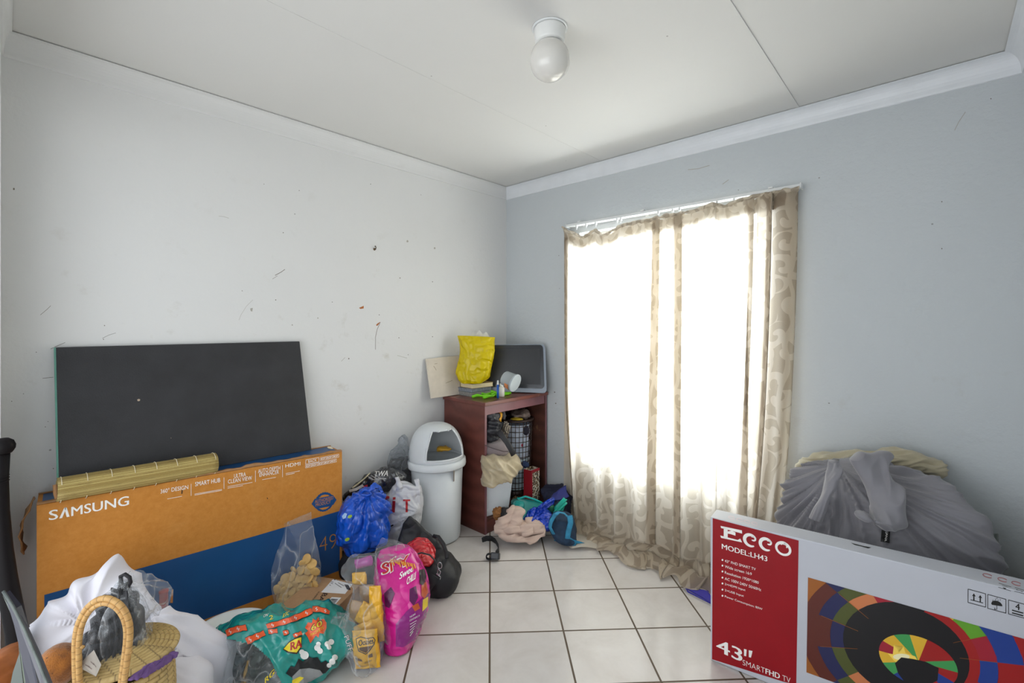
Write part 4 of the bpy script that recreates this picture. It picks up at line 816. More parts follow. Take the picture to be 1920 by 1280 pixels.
ck = inbasket(.055, .295, 1, 1, 7); o = ck.build('laundry', mat('pale_laundry', 'c3d2da', .8, .25, 16, wr=.01)); tag(o, 'pale blue and white clothes low in the laundry basket', 'clothes', 'clothes in the laundry basket')
for (x, y, w_, h_, c, lab, sd) in ((970, 832, 11, 8, 'c8324e', 'crimson garment seen through the lattice of the laundry basket', 4), (962, 836, 8, 5, '3c5fa8', 'blue garment seen through the lattice of the laundry basket', 6), (985, 806, 7, 9, '2a2633', 'dark garment high behind the basket lattice', 8), (984, 870, 8, 6, '35466e', 'navy garment low behind the basket lattice', 11)):
    o = lump(x, y, Zb - .093, w_, h_, .018, sd, .004, 26, n=28, m=22).build('laundry', mat('laundry_' + c, c, .8, .1)); tag(o, lab, 'clothes', 'clothes in the laundry basket')
o = lump(975, 776, Zb, 20, 7, .085, 3, .02, 15).build('laundry', mat('dull_laundry', '8c7a72', .75, .35, 22)); tag(o, 'mixed brown clothes heaped at the top of the laundry basket', 'clothes', 'clothes in the laundry basket')
o = lump(969, 785.5, Zb - .085, 12, 3, .03, 9, .004, 18, n=28, m=22).build('laundry', mat('yellow_cloth', 'd9b932', .7)); tag(o, 'small yellow cloth at the front of the laundry basket rim', 'clothes', 'clothes in the laundry basket')
o = lump(944, 779, Zb - .04, 5, 9, .02, 10, .006, 22, n=28, m=22).build('laundry', mat('grey_white_cloth', 'a39ea2', .7)); tag(o, 'grey white cloth poking up at the left of the laundry basket rim', 'clothes', 'clothes in the laundry basket')
MBK = mat('black_nylon', '1d1d20', .42, .1, wr=.006, wrs=14); MGREYF = mat('grey_cushion_cloth', '7e7274', .8, .08, sheen=.3, bump=.001, bs=120)
o = loft([(906, 768, 918, 766, 3.30, .04), (902, 780, 938, 778, 3.30, .07), (903, 795, 940, 792, 3.28, .08), (905, 810, 941, 806, 3.27, .08), (906, 820, 935, 822, 3.27, .06), (912, 824, 925, 825, 3.27, .03)], 70, 60, disp=lambda p, u, v, q: crumple(.012, 10, 3)(p, u, v, q) + .008 * math.sin(q[1] * .35 + 4 * nz(p, 6)), floor=None).build('jacket', mat('black_jacket', '24252b', .4, .15, wr=.01)); tag(o, 'bunched black jacket in the cabinet on top of the grey cushion', 'jacket')
o = loft([(913, 764, 919, 763, 3.36, .02), (914, 767, 935, 766, 3.37, .03), (920, 775, 940, 774, 3.37, .035), (928, 784, 941, 786, 3.37, .03), (936, 789, 940, 790, 3.37, .012)], 50, 40, disp=crumple(.010, 18, 5), floor=None).build('cloth', mat('golden_cloth', 'e3a21c', .6, .12)); tag(o, 'golden yellow cloth behind the black jacket in the cabinet', 'cloth')
cu = thing('cushion', 'grey-mauve cushion with a piped edge above the draped gold cloth', 'cushion', U(930, 838, 3.30))
cu_rows = [(904, 825, 915, 824, 3.30, .03), (903, 829, 944, 827, 3.30, .10), (903, 837, 954, 838, 3.29, .12), (904, 844, 953, 846, 3.29, .11), (915, 851, 948, 851, 3.29, .06), (924, 853, 938, 853, 3.29, .02)]
loft(cu_rows, 60, 40, 2.5, disp=lambda p, u, v, q: .006 * nz(p, 12), floor=None).build('cover', MGREYF, cu); cov_ = bpy.data.objects[[c.name for c in cu.children][0]]; M().tube([U(x, y, 3.165) for x, y in ((909, 834), (918, 838), (930, 842), (944, 846), (953, 846))], .0035, 7).build('piping', mat('cushion_piping', '5d5254', .8), cov_)
o = M().tube([U(x, y, z) for x, y, z in ((934, 808, 3.17), (942, 818, 3.15), (950, 828, 3.14), (957, 840, 3.14), (963, 853, 3.15))], [(.019, .004)] * 5, 10, flat=RT).build('strap', mat('black_webbing', '26262a', .6, .08, bump=.0006, bs=200)); tag(o, 'broad black strap hanging from the jacket across the laundry basket', 'strap')
o = loft([(944, 790, 952, 791, 3.38, .015), (942, 798, 956, 800, 3.38, .025), (943, 810, 955, 812, 3.38, .025), (946, 820, 951, 820, 3.38, .01)], 40, 30, disp=lambda p, u, v, q: .005 * math.sin(q[0] * 1.6 + q[1] * .4) + .004 * nz(p, 20), floor=None).build('cloth', m_damask('striped_cloth', '4b3d33', 'b8a98e', 30)); tag(o, 'small brown and cream folded cloth left of the laundry basket lattice', 'cloth')
wbk = thing('storage_bin', 'square white plastic bin under the draped gold satin in the cabinet', 'bin', U(933, 960, 3.22))
f0, f1 = U(906, 961, 3.215), U(954, 954, 3.34); f0.z = f1.z = .098; dd = Vector((-(f1 - f0).y, (f1 - f0).x, 0)).normalized(); u0, u1 = U(903.5, 898, 3.20), U(963.5, 896, 3.34); u0.z = u1.z = .372
def ring(a, c, d, n, dep): return [a, c, c + d * dep, a + d * dep]
b = M(); bot = ring(f0, f1, dd, 0, .16); top = ring(u0, u1, dd, 0, .19); b.hexa(bot + top, .010); b.build('bin_body', mat('white_bin_plastic', 'dfe3ea', .35, .03), wbk); 
lip_ = [p + (p - sum(top, Vector()) / 4) * .06 for p in top]; M().hexa([p - UP * .004 for p in lip_] + [p + UP * .008 for p in lip_], .003).build('lip', mat('white_bin_lip', 'e3e6ea', .35), wbk)
MSAT = mat('gold_satin', 'b3a486', .32, .10, 30, sheen=.2)
o = loft([(908, 853, 925, 851, 3.20, .05), (904, 858, 958, 854, 3.21, .12), (902, 872, 972, 863, 3.22, .140), (900, 884, 977, 875, 3.22, .145), (901, 894, 972, 888, 3.215, .145), (902, 903, 962, 893, 3.21, .140), (904, 904, 948, 894, 3.21, .13)], 150, 130, 2.3, disp=lambda p, u, v, q: .030 * (.42 - 2 * abs(noise.noise(Vector(((q[0] * .8 - q[1] * .5) * .036, (q[1] * .8 + q[0] * .5) * .010, 2.4))))) + .014 * (.42 - 2 * abs(noise.noise(Vector(((q[0] * .7 - q[1] * .7) * .085, (q[1] + q[0]) * .02, 5.0))))), floor=None).build('satin_cloth', MSAT); tag(o, 'gold-beige satin cloth with a scroll pattern draped over the white bin', 'cloth')
lp = thing('gift_box', 'leopard-print box with red edges standing open at the right inside the cabinet', 'box', U(1008, 938, 3.58)); L0, L1 = U(996, 936, 3.50), U(1021, 941, 3.62); L0.z = L1.z = .097; ldir = (L1 - L0).normalized(); ln = Vector((-ldir.y, ldir.x, 0)); lw_ = (L1 - L0).length; LH = .236
Tb = Matrix.Translation(L0) @ Matrix(((ldir.x, ln.x, 0, 0), (ldir.y, ln.y, 0, 0), (0, 0, 1, 0), (0, 0, 0, 1)))
lw_ = min(lw_, .10); ld_ = .075
b = M().box((.012, 0, 0), (lw_, .004, LH), T=Tb).box((lw_ - .004, 0, 0), (lw_, ld_, LH), T=Tb).box((0, ld_ - .004, 0), (lw_, ld_, LH), T=Tb).box((0, 0, 0), (lw_, ld_, .004), T=Tb); b.build('walls', m_leopard(), lp)
b = M().box((-.001, -.001, 0), (.014, .005, LH + .001), .001, T=Tb).box((-.001, 0, 0), (.003, ld_, LH), T=Tb).box((-.001, -.0015, LH - .018), (lw_ + .001, .005, LH + .002), .001, T=Tb); b.build('red_edge', mat('red_paper', 'a8202e', .45), lp)
b = M().box((.004, .005, LH - .030), (lw_ - .005, ld_ - .005, LH - .024), T=Tb); b.build('white_lining', W1, lp)
o = M(); random.seed(11)
for k in range(46):
    a = U(random.uniform(958, 990), random.uniform(918, 930), 3.45 + random.random() * .15); a.z = .100 + random.random() * .012; dx = Vector((random.uniform(.05, .10), random.uniform(-.02, .05), 0)); o.tube([a, a + dx * .5 + UP * .004, a + dx], .0022, 5)
o = o.build('straw_mat', mat('dry_straw', 'a68a68', .7, .3)); tag(o, 'loose straw strands on the cabinet floor beside the white bin', 'straw'); o['kind'] = 'stuff'
o = lump(935, 962, 3.12, 10, 12, .03, 21, .010, 40).build('fibre_tuft', mat('rust_fibre', '8f6034', .9, .4, 80, bump=.004, bs=120)); tag(o, 'tuft of rust-brown fibre at the foot of the white bin', 'fibre')
# ------------------------------------------------------------------ clothes and bags on the floor by the cabinet
o = lump(948, 968, 3.11, 13, 17, .05, 2, .010, 16, floor=.004).build('cloth', mat('black_cloth', '1c1a1c', .8)); tag(o, 'black cloth between the white bin and the pink-beige trousers', 'cloth')
tq = thing('tray', 'turquoise plastic tray leaning in the heap before the cabinet', 'tray', U(985, 965, 3.28)); MTQ = mat('turquoise_plastic', '1fa39f', .3, .05)
def tq_f(u, v): p = U(966 + 48 * u + 4 * v - 14 * (1 - v) * (1 - u), 984 - 52 * v + 10 * u * v, 3.27 + .14 * v + .02 * math.sin(u * 3.1)); return p
b = M().grid(24, 20, tq_f); b.build('panel', MTQ, tq, thick=.005); M().tube([U(965, 948, 3.38), U(972, 935, 3.41), U(985, 930.5, 3.415), U(1003, 936, 3.415), U(1019, 944, 3.41)], .008, 8).build('rolled_edge', mat('turquoise_edge', '2fc0bb', .25), tq)
o = lump(973, 948, 3.24, 11, 9, .05, 5, .003, 12).build('bottle', mat('teal_soft', '23958f', .35)); tag(o, 'rounded teal flask end beside the turquoise tray', 'flask')
o = lump(966, 942, 3.30, 8, 7, .03, 6, .004, 16).build('cup', mat('dark_teal', '1c5a55', .5)); tag(o, 'dark green-teal cup end at the left of the turquoise tray', 'cup')
MBLB = mat('blue_film', '1440c0', .16, .12, coat=.5, wr=.016, wrs=24)
bb2 = thing('carrier_bag', 'small knotted royal blue plastic bag in the heap before the cabinet', 'bag', U(1010, 985, 3.16))
loft([(1000, 952, 1014, 952, 3.20, .012), (990, 960, 1026, 958, 3.19, .05), (982, 972, 1036, 968, 3.17, .085), (984, 982, 1034, 982, 3.15, .09), (996, 984, 1022, 990, 3.15, .05)], 70, 60, disp=lambda p, u, v, q: folds(.012, 1007, 952, 3.2, 2, 14, 60)(p, u, v, q) + .008 * facet(p, 22), floor=.004).build('bag_body', MBLB, bb2)
M().tube([U(x, y, z) for x, y, z in ((1005, 956, 3.18), (1016, 947, 3.16), (1030, 938, 3.17), (1038, 934, 3.2), (1036, 942, 3.21), (1024, 950, 3.2), (1010, 956, 3.19))], [(.014, .005)] * 7, 8).build('handle', MBLB, bb2)
o = loft([(1018, 912, 1060, 906, 3.52, .03), (1016, 920, 1066, 914, 3.5, .09), (1020, 935, 1070, 930, 3.46, .14), (1020, 948, 1068, 950, 3.42, .14), (1024, 962, 1066, 966, 3.40, .10)], 70, 50, disp=crumple(.022, 9, 4), floor=.004).build('clothes', mat('navy_cloth', '1e2138', .8, .2)); tag(o, 'heap of dark navy clothes against the wall behind the blue bags', 'clothes')
o = loft([(1046, 918, 1062, 909, 3.40, .01), (1038, 926, 1064, 922, 3.38, .03), (1030, 934, 1066, 932, 3.36, .03), (1026, 938, 1040, 939, 3.36, .01)], 40, 30, disp=crumple(.008, 14, 9), floor=None).build('cloth', mat('indigo_cloth', '3a3f86', .7)); tag(o, 'indigo cloth lying on top of the dark navy clothes', 'cloth')
o = loft([(1058, 934, 1062, 936, 3.24, .01), (1048, 940, 1062, 944, 3.24, .025), (1042, 950, 1056, 954, 3.23, .03), (1038, 958, 1050, 961, 3.22, .025), (1040, 962, 1046, 963, 3.22, .01)], 50, 40, disp=lambda p, u, v, q: .008 * math.sin(q[0] * .9 + q[1] * .9) * .6 + .005 * facet(p, 40), floor=None).build('scarf', mat('sea_green_satin', '1fa58f', .3, .2)); tag(o, 'twisted sea-green satin scarf above the open denim bag', 'scarf')
o = lump(1033, 952, 3.26, 6, 7, .03, 12, .005, 20).build('cloth', mat('bottle_green_cloth', '1d6a4c', .7)); tag(o, 'bottle green cloth scrap between the royal blue bag and the green scarf', 'cloth')
dn = thing('denim_bag', 'open blue denim bag slumped on the tiles beside the curtain', 'bag', U(1058, 1015, 3.0)); MDN = mat('faded_denim', '2f83a8', .75, .28, 30, bump=.0012, bs=220); MDND = mat('dark_denim', '17304a', .75, .3, 30, bump=.001, bs=220)
loft([(1044, 959, 1064, 960, 3.10, .02), (1034, 968, 1076, 970, 3.10, .08), (1028, 985, 1080, 986, 3.08, .10), (1032, 1000, 1082, 1004, 3.05, .10), (1042, 1012, 1080, 1014, 3.03, .07), (1050, 1015, 1072, 1017, 3.03, .03)], 60, 50, disp=crumple(.006, 14, 7), floor=.004).build('bag_body', MDND, dn)
rim_ = [(1040, 965), (1033, 978), (1031, 988), (1037, 999), (1044, 1008), (1054, 1006), (1062, 1004), (1066, 990), (1068, 972), (1058, 962), (1048, 960)]
M().tube([U(x, y, 2.985 + .004 * i) for i, (x, y) in enumerate(rim_)], [(.013, .004)] * len(rim_), 8, closed=True, flat=-FW.cross(UP)).build('opening_band', MDN, dn)
M().tube([U(x, y, z) for x, y, z in ((1068, 966, 2.985), (1070, 980, 2.97), (1066, 996, 2.96), (1064, 1008, 2.96), (1072, 1014, 2.975), (1086, 1018, 2.985), (1094, 1021, 2.99))], [(.018, .004)] * 7, 8, flat=RT).build('shoulder_strap', MDN, dn)
M().tube([U(x, y, z) for x, y, z in ((1040, 1008, 3.0), (1052, 1012, 2.99), (1066, 1014, 2.98), (1080, 1021, 2.97))], [(.020, .004)] * 4, 8, flat=UP).build('lower_band', MDN, dn)
def fold_piece(rows, k=.10, A=.017, sd=1.0, M_=None, n=64, m=70): return loft(rows, n, m, 2.2, disp=lambda p, u, v, q: A * (.42 - 2 * abs(noise.noise(Vector(((q[0] * .25 + q[1]) * k, (q[0] - q[1] * .25) * k * .22, sd))))) + A * .5 * nz(p, 16, sd), floor=.004, M_=M_)
b = fold_piece([(927, 984, 930, 1001, 3.06, .04), (940, 986, 945, 1006, 3.05, .07), (962, 992, 966, 1010, 3.04, .08), (985, 999, 985, 1013, 3.03, .08), (1004, 1000, 1003, 1012, 3.03, .07), (1023, 992, 1018, 1004, 3.04, .04)])
b = fold_piece([(929, 979, 931, 991, 3.10, .04), (945, 974, 948, 996, 3.09, .07), (968, 976, 970, 998, 3.08, .08), (992, 978, 992, 1000, 3.07, .08), (1012, 980, 1012, 996, 3.07, .07), (1022, 987, 1021, 994, 3.07, .04)], sd=4.0, M_=b)
b = fold_piece([(985, 971, 982, 988, 3.12, .04), (1000, 972, 996, 990, 3.11, .06), (1014, 978, 1010, 992, 3.10, .05), (1022, 985, 1019, 992, 3.10, .03)], sd=7.0, M_=b)
b = fold_piece([(928, 985, 938, 996, 3.05, .03), (936, 972, 950, 990, 3.06, .05), (946, 962, 962, 986, 3.08, .05), (958, 952, 972, 980, 3.10, .05), (964, 950, 980, 968, 3.12, .03)], sd=9.0, M_=b)
b = fold_piece([(961, 950, 979, 951, 3.11, .015), (960, 958, 984, 958, 3.10, .05), (956, 970, 982, 972, 3.08, .06), (952, 982, 974, 986, 3.06, .05), (955, 992, 968, 993, 3.05, .03)], k=.07, sd=11.0, M_=b)
b = fold_piece([(977, 994, 979, 1003, 3.00, .02), (988, 993, 990, 1002, 2.995, .03), (1000, 991, 1000, 998, 3.0, .02)], sd=13.0, M_=b, n=32, m=30)
b = fold_piece([(943, 988, 946, 998, 3.02, .02), (958, 985, 962, 997, 3.02, .035), (975, 987, 976, 996, 3.02, .02)], sd=15.0, M_=b, n=32, m=30)
o = b.build('trousers', mat('pink_beige_cotton', 'c6ad9f', .8, .06, sheen=.2, bump=.0006, bs=150)); tag(o, 'crumpled pink-beige trousers lying on the tiles before the cabinet', 'trousers')
st = thing('buckle_strap', 'black curved strap with a square buckle lying alone on the tiles', 'strap', onz(920, 1030))
M().tube([onz(x, y, z) for x, y, z in ((904, 1013, .012), (912, 1009, .018), (921, 1009, .022), (929, 1014, .020), (934, 1023, .017), (935, 1032, .016), (930, 1038, .018))], [(.020, .0035)] * 7, 10, flat=UP).build('webbing', mat('black_nylon_web', '17171a', .6, bump=.0006, bs=200), st)
T = Matrix.Translation(onz(929, 1042, .022)) @ Matrix.Rotation(.6, 4, 'Z') @ Matrix.Rotation(.5, 4, 'Y'); M().box((-.030, -.026, -.019), (.030, .026, .019), .006, T=T).build('buckle', mat('black_hard_plastic', '25272c', .35), st)
M().tube([onz(925, 1043, .02) + FW * .0 + (RT * math.cos(a) + UP * math.sin(a) * .9) * .018 - RT * .025 for a in np.linspace(0, 6.28, 22)[:-1]], [(.012, .004)] * 21, 8, closed=True, flat=FW).build('loop', mat('black_loop', '141416', .5), st)
pl = thing('plastic_board', 'flat purple-blue plastic board half hidden by the television carton with the balloon', 'board', onz(1320, 1105)); bp = [onz(1285, 1102.5, .003), onz(1318, 1090, .003), onz(1420, 1110, .003), onz(1400, 1155, .003), onz(1333, 1131, .003)]
b = M().add(bp + [p + UP * .006 for p in bp], [(4, 3, 2, 1, 0), (5, 6, 7, 8, 9)] + [(i, (i + 1) % 5, 5 + (i + 1) % 5, 5 + i) for i in range(5)], 0, False); sh2 = b.build('sheet', mat('violet_plastic', '3a35a8', .3), pl); M().tube([onz(1318, 1090.5, .010), onz(1286, 1102.5, .010), onz(1290, 1109, .010), onz(1333, 1130.5, .010)], .004, 8).build('raised_edge', mat('violet_edge', '2a2590', .3), sh2)
hk = thing('wall_hook', 'small rusty hook screwed into the long wall', 'hook', ony(702, 465, 0)); c = ony(702, 467, 0)
M().lathe([(0, 0), (.009, 0), (.007, .006), (0, .007)], c, 14, T=Matrix.Rotation(math.pi / 2, 3, 'X')).build('plate', mat('rusty_metal', '6e5a44', .5, .4, metal=.6), hk); M().tube([c + Vector((.0, -.006, -.004)), c + Vector((0, -.016, -.002)), c + Vector((0, -.02, .010)), c + Vector((0, -.012, .020)), c + Vector((0, -.006, .016))], .0028, 7).build('hook_arm', mat('rusty_wire', '57493c', .5, metal=.6), hk)
# ------------------------------------------------------------------ far end of the heap: bags between the carton and the bin
MBLUEF = mat('blue_carrier_film', '1458cf', .16, .14, 10, coat=.4, wr=.022, wrs=13, trans=.12)
bg = thing('carrier_bag', 'big round knotted blue plastic bag at the right end of the brown and blue carton', 'bag', U(684, 1040, 2.66))
b = loft([(678, 916, 698, 914, 2.66, .02), (664, 924, 706, 919, 2.66, .05), (648, 938, 721, 937, 2.66, .12), (638, 960, 730, 960, 2.66, .16), (635, 985, 733, 988, 2.66, .17), (640, 1008, 730, 1010, 2.66, .16), (652, 1025, 716, 1026, 2.66, .12), (668, 1034, 700, 1034, 2.66, .06)], 110, 96, 2.1, disp=lambda p, u, v, q: folds(.016, 690, 922, 4.2, 1, 12, 150, .3)(p, u, v, q) + .012 * (facet(p, 11, 1) - .22) + .004 * (facet(p, 34) - .2), floor=None); TB_ = b.bvh(); body_ = b.build('bag_body', MBLUEF, bg)
M().tube([U(x, y, 2.60) for x, y in ((676, 924), (684, 917), (694, 919), (697, 925), (690, 929), (681, 927))], .010, 8, closed=True).build('knot', MBLUEF, bg)
loft([(690, 919, 694, 922, 2.58, .006), (698, 906, 708, 914, 2.6, .012), (706, 908, 716, 918, 2.62, .014), (712, 920, 719, 924, 2.6, .008)], 30, 24, disp=crumple(.006, 26), floor=None).build('free_end', MBLUEF, bg)
b = M()
for x, y, r in ((656, 968, 4), (651, 1011, 4.2)): put_poly(b, TB_, [(x + r * math.cos(a) * 1.1, y - .3 * r * math.cos(a) + r * .8 * math.sin(a)) for a in np.linspace(0, 5.7, 10)], 0, .004, .012)
put_poly(b, TB_, [(641, 968), (646, 961), (651, 963), (648, 971), (643, 973)], 1, .004, .012); print_on(body_, b, [mat('leaf_print', '93b53a', .3), mat('pale_blue_print', '9fc3ee', .3)])
wg = thing('carrier_bag', 'white plastic carrier bag with red capital letters leaning on the bin', 'bag', U(755, 1050, 2.84))
MWF = mat('white_carrier_film', 'dedee2', .3, .04, coat=.2, wr=.014, wrs=14, trans=.2)
b = loft([(743, 898, 752, 906, 2.84, .01), (737, 912, 787, 912, 2.86, .04), (722, 928, 790, 925, 2.87, .07), (712, 950, 793, 945, 2.87, .09), (712, 985, 790, 975, 2.87, .09), (715, 1020, 782, 1010, 2.87, .09), (722, 1048, 775, 1046, 2.86, .08)], 100, 84, 2.3, disp=lambda p, u, v, q: folds(.011, 790, 960, 3.2, 7, 12, 220, .6)(p, u, v, q) + .008 * (facet(p, 12, 4) - .2), floor=.005); TB_ = b.bvh(); body_ = b.build('bag_body', MWF, wg)
loft([(776, 899, 786, 897, 2.86, .006), (779, 906, 787, 906, 2.86, .02), (783, 922, 790, 922, 2.86, .025)], 24, 18, disp=crumple(.004, 30), floor=None).build('handle', MWF, wg); loft([(741, 895, 747, 893, 2.82, .004), (743, 904, 753, 906, 2.83, .02), (742, 918, 758, 918, 2.84, .03)], 24, 18, disp=crumple(.004, 30), floor=None).build('handle', MWF, wg)
b = M(); put_text(b, TB_, 'T', (757, 960), (768, 960), 24, 0, .003, .012, bold=.05); put_line(b, TB_, [(738.5, 940), (737.5, 959)], 5.5, 0, .003, .012); put_poly(b, TB_, [(736.5, 932), (741.5, 931.5), (741.5, 936), (736.5, 937)], 0, .003, .012); put_poly(b, TB_, [(722, 929), (730, 930), (730, 934), (722, 936)], 0, .003, .012); put_line(b, TB_, [(733, 986), (737, 984)], 2.5, 1, .003, .012); print_on(body_, b, [mat('red_print', 'b51f24', .35), BLACK])
mg = thing('plastic_bag', 'shiny black plastic packet with white lettering propped on the wall above the blue bag', 'bag', U(700, 910, 2.88)); MBF = mat('black_glossy_film', '26262a', .14, .15, coat=.6, wr=.012, wrs=13)
b = loft([(643, 928, 645, 940, 2.86, .012), (662, 908, 668, 938, 2.88, .03), (685, 888, 695, 932, 2.90, .045), (708, 879, 722, 924, 2.90, .05), (732, 877, 745, 908, 2.92, .05), (752, 882, 762, 896, 2.94, .03), (762, 884, 765, 890, 2.95, .01)], 80, 80, 2.2, disp=lambda p, u, v, q: crumple(.010, 10, 6)(p, u, v, q) + .004 * math.sin((q[0] + q[1] * 1.3) * .16), floor=None); TB_ = b.bvh(); body_ = b.build('bag_body', MBF, mg)
b = M(); put_text(b, TB_, 'TWA', (703, 893), (727, 892), 10, 0, .003, .012, bold=.03, shear=.3); 
for k in range(3): put_line(b, TB_, [(690 + k * 6, 893 - k * 2), (700 + k * 7, 899 - k), (712 + k * 6, 897)], .8, 0, .003, .012)
put_line(b, TB_, [(694, 886), (684, 896), (672, 906), (661, 914)], 2.4, 1, .003, .012); put_line(b, TB_, [(656, 920), (668, 917), (680, 910)], 5, 0, .003, .012); put_poly(b, TB_, [(681, 911), (689, 908), (690, 918), (682, 921)], 2, .003, .012); print_on(body_, b, [mat('silver_white_ink', 'd6d3cf', .3), mat('cream_swirl', 'd8cfae', .3), mat('red_tab', 'c62a33', .3)])
o = loft([(733, 862, 766, 858, 3.10, .05), (728, 872, 768, 868, 3.08, .08), (732, 886, 768, 884, 3.05, .09), (742, 900, 768, 900, 3.02, .08), (748, 912, 766, 912, 3.02, .06)], 50, 44, disp=crumple(.014, 14, 8), floor=None).build('plastic_bag', MBK); tag(o, 'dull black bag squeezed between the bin and the wall', 'bag')
MFILM = film('clear_film', (.95, .96, .97), .06, .02, 9); MFILMB = film('clear_film_bluish', (.92, .95, .98), .08, .02, 8)
o = loft([(753, 816, 758, 815, 3.12, .01), (748, 822, 764, 821, 3.12, .02), (744, 834, 765, 834, 3.1, .03), (733, 846, 766, 848, 3.08, .05), (728, 858, 767, 858, 3.07, .06), (726, 872, 766, 872, 3.05, .07), (734, 884, 764, 882, 3.04, .05)], 70, 60, disp=lambda p, u, v, q: .016 * (facet(p, 14, 3) - .2) + .008 * facet(p, 36), floor=None).build('plastic_bag', film('clear_film_grey', (.80, .82, .84), .12, .03, 12, 'c8ccd2')); tag(o, 'crumpled clear plastic tuft standing up beside the bin lid', 'bag')
# ------------------------------------------------------------------ black holdall
MNY = mat('black_holdall_cloth', '1a1a1e', .55, .15, wr=.008, wrs=9, bump=.0005, bs=260)
hd = thing('holdall', 'open black holdall slumped on the tiles in front of the bin', 'bag', U(790, 1100, 2.6))
b = loft([(640, 1034, 646, 1078, 2.66, .06), (668, 1024, 676, 1092, 2.65, .10), (708, 1022, 712, 1102, 2.63, .11), (755, 1026, 757, 1108, 2.60, .13), (792, 1030, 796, 1112, 2.60, .17), (824, 1032, 828, 1110, 2.58, .16), (848, 1046, 848, 1104, 2.56, .13), (862, 1062, 862, 1086, 2.56, .07), (865, 1070, 865, 1078, 2.56, .03)], 100, 110, 2.3, disp=lambda p, u, v, q: .020 * nz(p, 5, 3) + .012 * (facet(p, 8, 2) - .22) + .008 * (.5 - 2 * abs(noise.noise(Vector((q[0] * .03 + q[1] * .02, q[1] * .012, 3))))), floor=.004); b.build('bag_body', MNY, hd)
loft([(766, 968, 772, 969, 2.70, .01), (754, 982, 786, 982, 2.70, .02), (747, 1002, 808, 1002, 2.69, .03), (744, 1024, 830, 1024, 2.67, .035), (742, 1050, 848, 1048, 2.64, .03)], 60, 60, 2.4, disp=lambda p, u, v, q: .016 * nz(p, 8, 2) + .014 * (facet(p, 10, 1) - .22), floor=.005).build('top_flap', MNY, hd)
M().tube([U(x, y, z) for x, y, z in ((770, 1042, 2.42), (790, 1036, 2.42), (806, 1040, 2.41), (815, 1050, 2.41), (822, 1066, 2.41))], .004, 7).build('zip_edge', mat('dark_zip', '2a2a2e', .4), hd)
b = M(); b.tube([U(824.5 + 4 * math.cos(a), 1060 + 6 * math.sin(a), 2.385) for a in np.linspace(0, 6.28, 20)[:-1]], .0022, 6, closed=True).tube([U(x, y, 2.383) for x, y in ((822, 1066), (820, 1073), (824, 1078), (826, 1071))], .0026, 6, closed=True).tube([U(x, y, 2.383) for x, y in ((818, 1075), (826, 1081), (825, 1086))], .003, 6); hook_ = b
strap_ = M().tube([U(x, y, z) for x, y, z in ((816, 1080, 2.385), (808, 1092, 2.385), (800, 1104, 2.39))], [(.024, .004)] * 3, 8, flat=RT).build('strap', mat('holdall_webbing', '1f1f23', .5, bump=.0006, bs=240), hd); hook_.build('snap_hook', mat('polished_steel', 'b9bcc0', .2, metal=1), strap_)
M().tube([U(x, y, z) for x, y, z in ((812, 1004, 2.60), (822, 1006, 2.58), (832, 1020, 2.56), (837, 1036, 2.53), (838, 1046, 2.50))], [(.010, .004)] * 5, 8).build('carry_handle', mat('holdall_handle', '17171a', .5), hd)
o = loft([(768, 1018, 782, 1012, 2.56, .03), (762, 1026, 800, 1016, 2.55, .07), (764, 1036, 812, 1030, 2.54, .09), (774, 1044, 815, 1046, 2.52, .08), (790, 1050, 812, 1054, 2.51, .05)], 70, 54, disp=lambda p, u, v, q: .014 * (facet(p, 16, 4) - .18) + .006 * facet(p, 40), floor=None).build('plastic_bag', mat('red_film', 'd8242e', .18, .12, coat=.4, wr=.02, wrs=20)); tag(o, 'glossy red plastic bag showing in the mouth of the black holdall', 'bag')
# ------------------------------------------------------------------ magenta snack sack
MPINK = mat('magenta_film', 'd3148c', .2, .06, coat=.4, wr=.014, wrs=10); MPURP = mat('purple_print', '8a1478', .22, .08, coat=.4); MPD = mat('deep_print', '5a1450', .3)
pk = thing('snack_sack', 'glossy magenta multipack snack sack standing on the tiles', 'snack bag', U(758, 1212, 2.15))
b = loft([(712, 1030, 768, 1026, 2.22, .03), (706, 1044, 782, 1042, 2.21, .07), (704, 1062, 793, 1068, 2.19, .11), (706, 1090, 801, 1098, 2.17, .14), (711, 1120, 804, 1126, 2.16, .15), (716, 1150, 799, 1150, 2.15, .15), (721, 1180, 789, 1178, 2.14, .14), (728, 1202, 777, 1200, 2.13, .11), (740, 1212, 757, 1212, 2.12, .05)], 110, 110, 2.3, disp=lambda p, u, v, q: .018 * (facet(p, 8, 3) - .22) + .008 * (facet(p, 20, 1) - .2) + .010 * nz(p, 7, 2), floor=.005); TB_ = b.bvh()
put_poly(b, TB_, [(762, 1146), (790, 1122), (806, 1110), (800, 1150), (789, 1180), (777, 1200), (756, 1213), (742, 1212), (742, 1170)], 1, .003, .02); body_ = b.build('bag_body', [MPINK, MPURP], pk)
b = M(); Wp = dict(off=.0045, sub=.014)
for s, x0, y0, x1, y1, h in (('S', 718, 1077, 729, 1072, 20), ('T', 727, 1078, 742, 1064, 20), ('Y', 748, 1066, 768, 1056, 17)):
    put_text(b, TB_, s, (x0 - 1.2, y0 + 1.6), (x1 + 1.4, y1 + 1.4), h + 3, 0, .0042, .014, bold=.10, lean=(-.1, -1)); put_text(b, TB_, s, (x0, y0), (x1, y1), h, 1, .0055, .014, bold=.05, lean=(-.1, -1))
for k in range(12): x = 732 + k * 4; y = 1048 + k * .8; put_line(b, TB_, [(x, y), (x + 3, y + 8 + 3 * math.sin(k * 2))], 2.2, 2, .006, .014)
